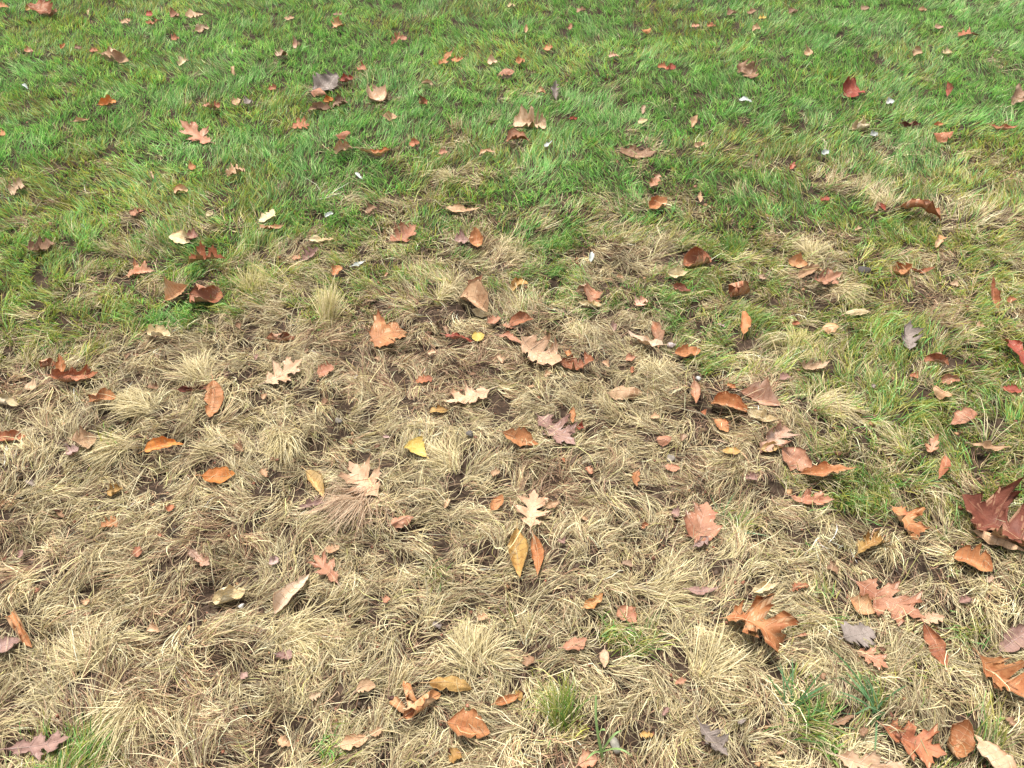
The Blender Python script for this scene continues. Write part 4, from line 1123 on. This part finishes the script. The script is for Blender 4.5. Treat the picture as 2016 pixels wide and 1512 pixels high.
for a in [
    ('straw_tuft', 400, 742, 330, (.022, -50, 34, .75, .095, 1.5, .0016, PALE, S_), 'thick pale straw tuft fanned out like a brush below a cream leaf', 'grass tuft'),
    ('straw_tuft', 290, 800, 300, (.022, -70, 26, .65, .105, 1.35, .0016, PALE, S_), 'pale straw tuft combed sideways beside an orange crinkled leaf', 'grass tuft'),
    ('straw_tuft', 240, 870, 240, (.02, -135, 24, .6, .10, 1.2, .0016, PALE, S_), 'straw tuft hanging towards a dark hollow behind a bright orange boat shaped leaf', 'grass tuft'),
    ('straw_tuft', 560, 860, 240, (.02, 160, 22, .75, .10, 1.4, .0016, PALE, S_), 'long pale straw tuft falling forward over dark thatch', 'grass tuft'),
    ('straw_tuft', 645, 640, 260, (.016, 2, 16, 1.1, .13, .7, .0017, np.concatenate([PALEY, PALE]), S_), 'upright yellowish straw tuft taller than the straw around it', 'grass tuft'),
    ('straw_tuft', 870, 575, 220, (.022, 60, 60, .8, .075, 1.6, .0016, PALE, S_), 'rounded pale straw tuft beside a leaning rust leaf', 'grass tuft'),
    ('straw_tuft', 735, 950, 320, (.022, -150, 22, .6, .16, 1.0, .0016, PINKS, S_), 'long pinkish straw tuft combed forward from a large pale oak leaf', 'grass tuft'),
    ('straw_tuft', 270, 1375, 330, (.02, 200, 70, .55, .105, 1.2, .0016, PALE, S_), 'straw tuft fanned forward beside a fresh green patch', 'grass tuft'),
    ('straw_tuft', 190, 1300, 240, (.02, -60, 35, .8, .09, 1.4, .0016, PALE, S_), 'pale domed straw tuft behind a tuft fanned towards green grass', 'grass tuft'),
    ('straw_tuft', 560, 1240, 280, (.03, 110, 50, .6, .085, 1.5, .0016, PALE, S_), 'broad pale straw mound in front of a long beige pointed leaf', 'grass tuft'),
    ('straw_tuft', 940, 1300, 280, (.022, -20, 50, .9, .085, 1.3, .0016, PALE, S_), 'pale straw mound behind an ochre yellow arched leaf', 'grass tuft'),
    ('straw_tuft', 890, 905, 240, (.024, -70, 60, .7, .08, 1.5, .0016, PALE, S_), 'swirled pale straw tuft near a yellow fan shaped leaf', 'grass tuft'),
    ('straw_tuft', 1290, 740, 230, (.022, 10, 50, .9, .075, 1.5, .0016, PALE, S_), 'pale straw tuft in front of an orange rust leaf and a pebble', 'grass tuft'),
    ('straw_tuft', 1610, 800, 240, (.024, 70, 32, .5, .12, 1.0, .0016, PALE, S_), 'pale straw tuft swept towards the green from a pinkish folded leaf', 'grass tuft'),
    ('straw_tuft', 1780, 880, 160, (.014, -20, 70, .8, .08, 1.0, .0017, PALE, S_), 'spiky straw tuft with radiating blades on the green border', 'grass tuft'),
    ('straw_tuft', 1380, 1320, 260, (.022, 60, 40, .6, .11, 1.2, .0017, PALE, S_), 'straw tuft swept across below a big crumpled rust orange leaf', 'grass tuft'),
    ('straw_tuft', 1300, 1165, 220, (.022, 70, 40, .6, .10, 1.2, .0017, PALE, S_), 'straw tuft combed sideways behind a pink rust leaf', 'grass tuft'),
    ('straw_tuft', 1140, 660, 200, (.022, 20, 70, .9, .065, 1.6, .0016, PALE, S_), 'small domed straw tuft behind a rust maroon crumbled leaf', 'grass tuft'),
    ('straw_tuft', 1740, 400, 130, (.022, -10, 50, 1.0, .08, 1.0, .0020, PALE, S_), 'pale straw tuft rising from yellowish grass', 'grass tuft'),
    ('straw_tuft', 885, 345, 120, (.03, -80, 60, .7, .075, 1.4, .0020, PALE, S_), 'lone pale straw tuft in the green lawn', 'grass tuft'),
    ('straw_tuft', 1000, 500, 240, (.04, 30, 70, .7, .08, 1.4, .0018, PALE, S_), 'wide pale straw tangle at the top of the dead patch', 'grass tuft'),
    ('straw_tuft', 500, 570, 260, (.03, -10, 40, 1.0, .085, .9, .0017, PALEY, S_), 'yellow straw tuft between a rolled rust leaf and an upright straw tuft', 'grass tuft'),
    ('straw_tuft', 1600, 500, 150, (.02, 10, 60, .9, .08, 1.2, .0018, PALE, S_), 'bristly straw tuft behind the tan leaf of a leaf cluster', 'grass tuft'),
    ('straw_tuft', 1640, 560, 120, (.012, 140, 25, .5, .12, .9, .0018, PALE, S_), 'thin straw wisp spreading from a pinkish lobed leaf', 'grass tuft'),
    ('straw_tuft', 1560, 690, 220, (.024, 60, 30, .6, .10, 1.2, .0017, PALEY, S_), 'yellowish straw tuft combed towards the bright green grass', 'grass tuft'),
    ('green_tuft', 1105, 1420, 260, (.014, 0, 38, 1.15, .095, .8, .0016, MIXG, G_), 'yellow green grass tuft standing up in straw', 'grass tuft'),
    ('green_tuft', 150, 1500, 260, (.03, 40, 60, .9, .07, 1.1, .0017, FRESH, G_), 'fresh green grass tuft beside a mauve brown oak leaf', 'grass tuft'),
    ('green_tuft', 1240, 1262, 170, (.024, 20, 80, .8, .055, 1.0, .0018, FRESH, G_), 'low green grass tuft in straw below a pink rust leaf', 'grass tuft'),
    ('green_tuft', 1605, 1425, 110, (.02, 10, 80, .9, .075, .9, .0022, FRESH, G_), 'sparse coarse green tuft beside a blue green weed', 'grass tuft'),
    ('green_tuft', 1445, 490, 150, (.022, 0, 60, 1.1, .07, .7, .0020, FRESH, G_), 'dark green tuft beside a ridged rust leaf', 'grass tuft'),
    ('green_tuft', 1690, 975, 220, (.04, 40, 70, .8, .065, 1.0, .0018, FRESH, G_), 'green grass tuft surviving among straw above a rust orange leaf', 'grass tuft'),
    ('green_tuft', 330, 632, 130, (.024, 75, 40, .5, .07, .8, .0018, FRESH, G_), 'small green grass tuft left in the straw above a cream leaf', 'grass tuft'),
    ('weed_plant', 1735, 1400, 15, (.012, -60, 70, .7, .075, .9, .0026, BLUEG, G_), 'blue green weed with spread blades above a large rust leaf', 'weed'),
    ('weed_plant', 1560, 1385, 10, (.010, 40, 60, .9, .07, .9, .0026, BLUEG, G_), 'small blue green weed beside a sparse coarse green tuft', 'weed'),
    ('weed_plant', 1430, 1032, 24, (.018, 60, 80, .4, .055, .7, .0022, BLUEG, G_), 'flat blue green weed under the large flat orange pink leaf', 'weed'),
    ('weed_plant', 1632, 1475, 26, (.008, 0, 90, 1.0, .025, .5, .0042, FRESH * 1.2, G_), 'tiny bright green seedling in straw', 'weed'),
]:
    tuft(*a)

# a coarse green grass stalk with a few leaf blades
c = on_height(1188, 1500, .02); c = on_height(1188, 1500, float(ground_z(c[0], c[1])))
stalk = bpy.data.objects.new('grass_stalk', None); COL.objects.link(stalk); stalk.location = c
def stalk_mat():
    m, nt, out = new_mat('stalk_green')
    n = nt.nodes.new('ShaderNodeTexNoise'); n.inputs['Scale'].default_value = 90
    cr = nt.nodes.new('ShaderNodeValToRGB')
    cr.color_ramp.elements[0].color = (*(lin(96, 136, 72) * .8), 1); cr.color_ramp.elements[1].color = (*(lin(164, 184, 116) * .8), 1)
    p = nt.nodes.new('ShaderNodeBsdfPrincipled'); p.inputs['Roughness'].default_value = .5
    nt.links.new(n.outputs[0], cr.inputs[0]); nt.links.new(cr.outputs[0], p.inputs['Base Color']); nt.links.new(p.outputs[0], out.inputs['Surface'])
    return m
SM = stalk_mat()
top = on_height(1174, 1370, .085)
base_rel = np.zeros(3); top_rel = top - c
pth = np.array([base_rel + (top_rel - base_rel) * t + np.array([-.006 * math.sin(t * 3.1), 0, .016 * math.sin(t * 3.1)]) for t in np.linspace(0, 1, 9)])
tv, tq = tube(pth, np.linspace(.0026, .0015, 9), 6)
me = np_mesh('stem', tv, None, tq); me.materials.append(SM)
o = bpy.data.objects.new('stem', me); COL.objects.link(o); o.parent = stalk
for (tx, ty, z, h) in [(1246, 1490, .05, .02), (1226, 1438, .05, .02), (1194, 1440, .06, .01), (1150, 1500, .04, .015)]:
    e = on_height(tx, ty, z) - c
    p0 = pth[1 if h > .012 else 3]
    P = np.array([p0 + (e - p0) * t + np.array([0, 0, h * math.sin(t * math.pi)]) for t in np.linspace(0, 1, 8)])
    D = np.gradient(P, axis=0); D /= np.linalg.norm(D, axis=1, keepdims=True)
    sd_ = np.cross(D, [0, 0, 1.0]); sd_ /= np.linalg.norm(sd_, axis=1, keepdims=True)
    w = .0017 * np.interp(np.linspace(0, 1, 8), [0, .2, .7, 1], [.5, 1, .8, .05])[:, None]
    A, Bm, Dn = P - sd_ * w, P + np.array([0, 0, -.0009]), P + sd_ * w
    V = np.concatenate([A, Bm, Dn]); n = 8
    k = np.arange(n - 1)
    q = np.concatenate([np.stack([k, k + 1, k + n + 1, k + n], -1), np.stack([k + n, k + n + 1, k + 2 * n + 1, k + 2 * n], -1)])
    me = np_mesh('leaf_blade', V, None, q); me.materials.append(SM)
    o = bpy.data.objects.new('leaf_blade', me); COL.objects.link(o); o.parent = stalk
tag(stalk, 'coarse green grass stalk with side blades growing in straw', 'weed')
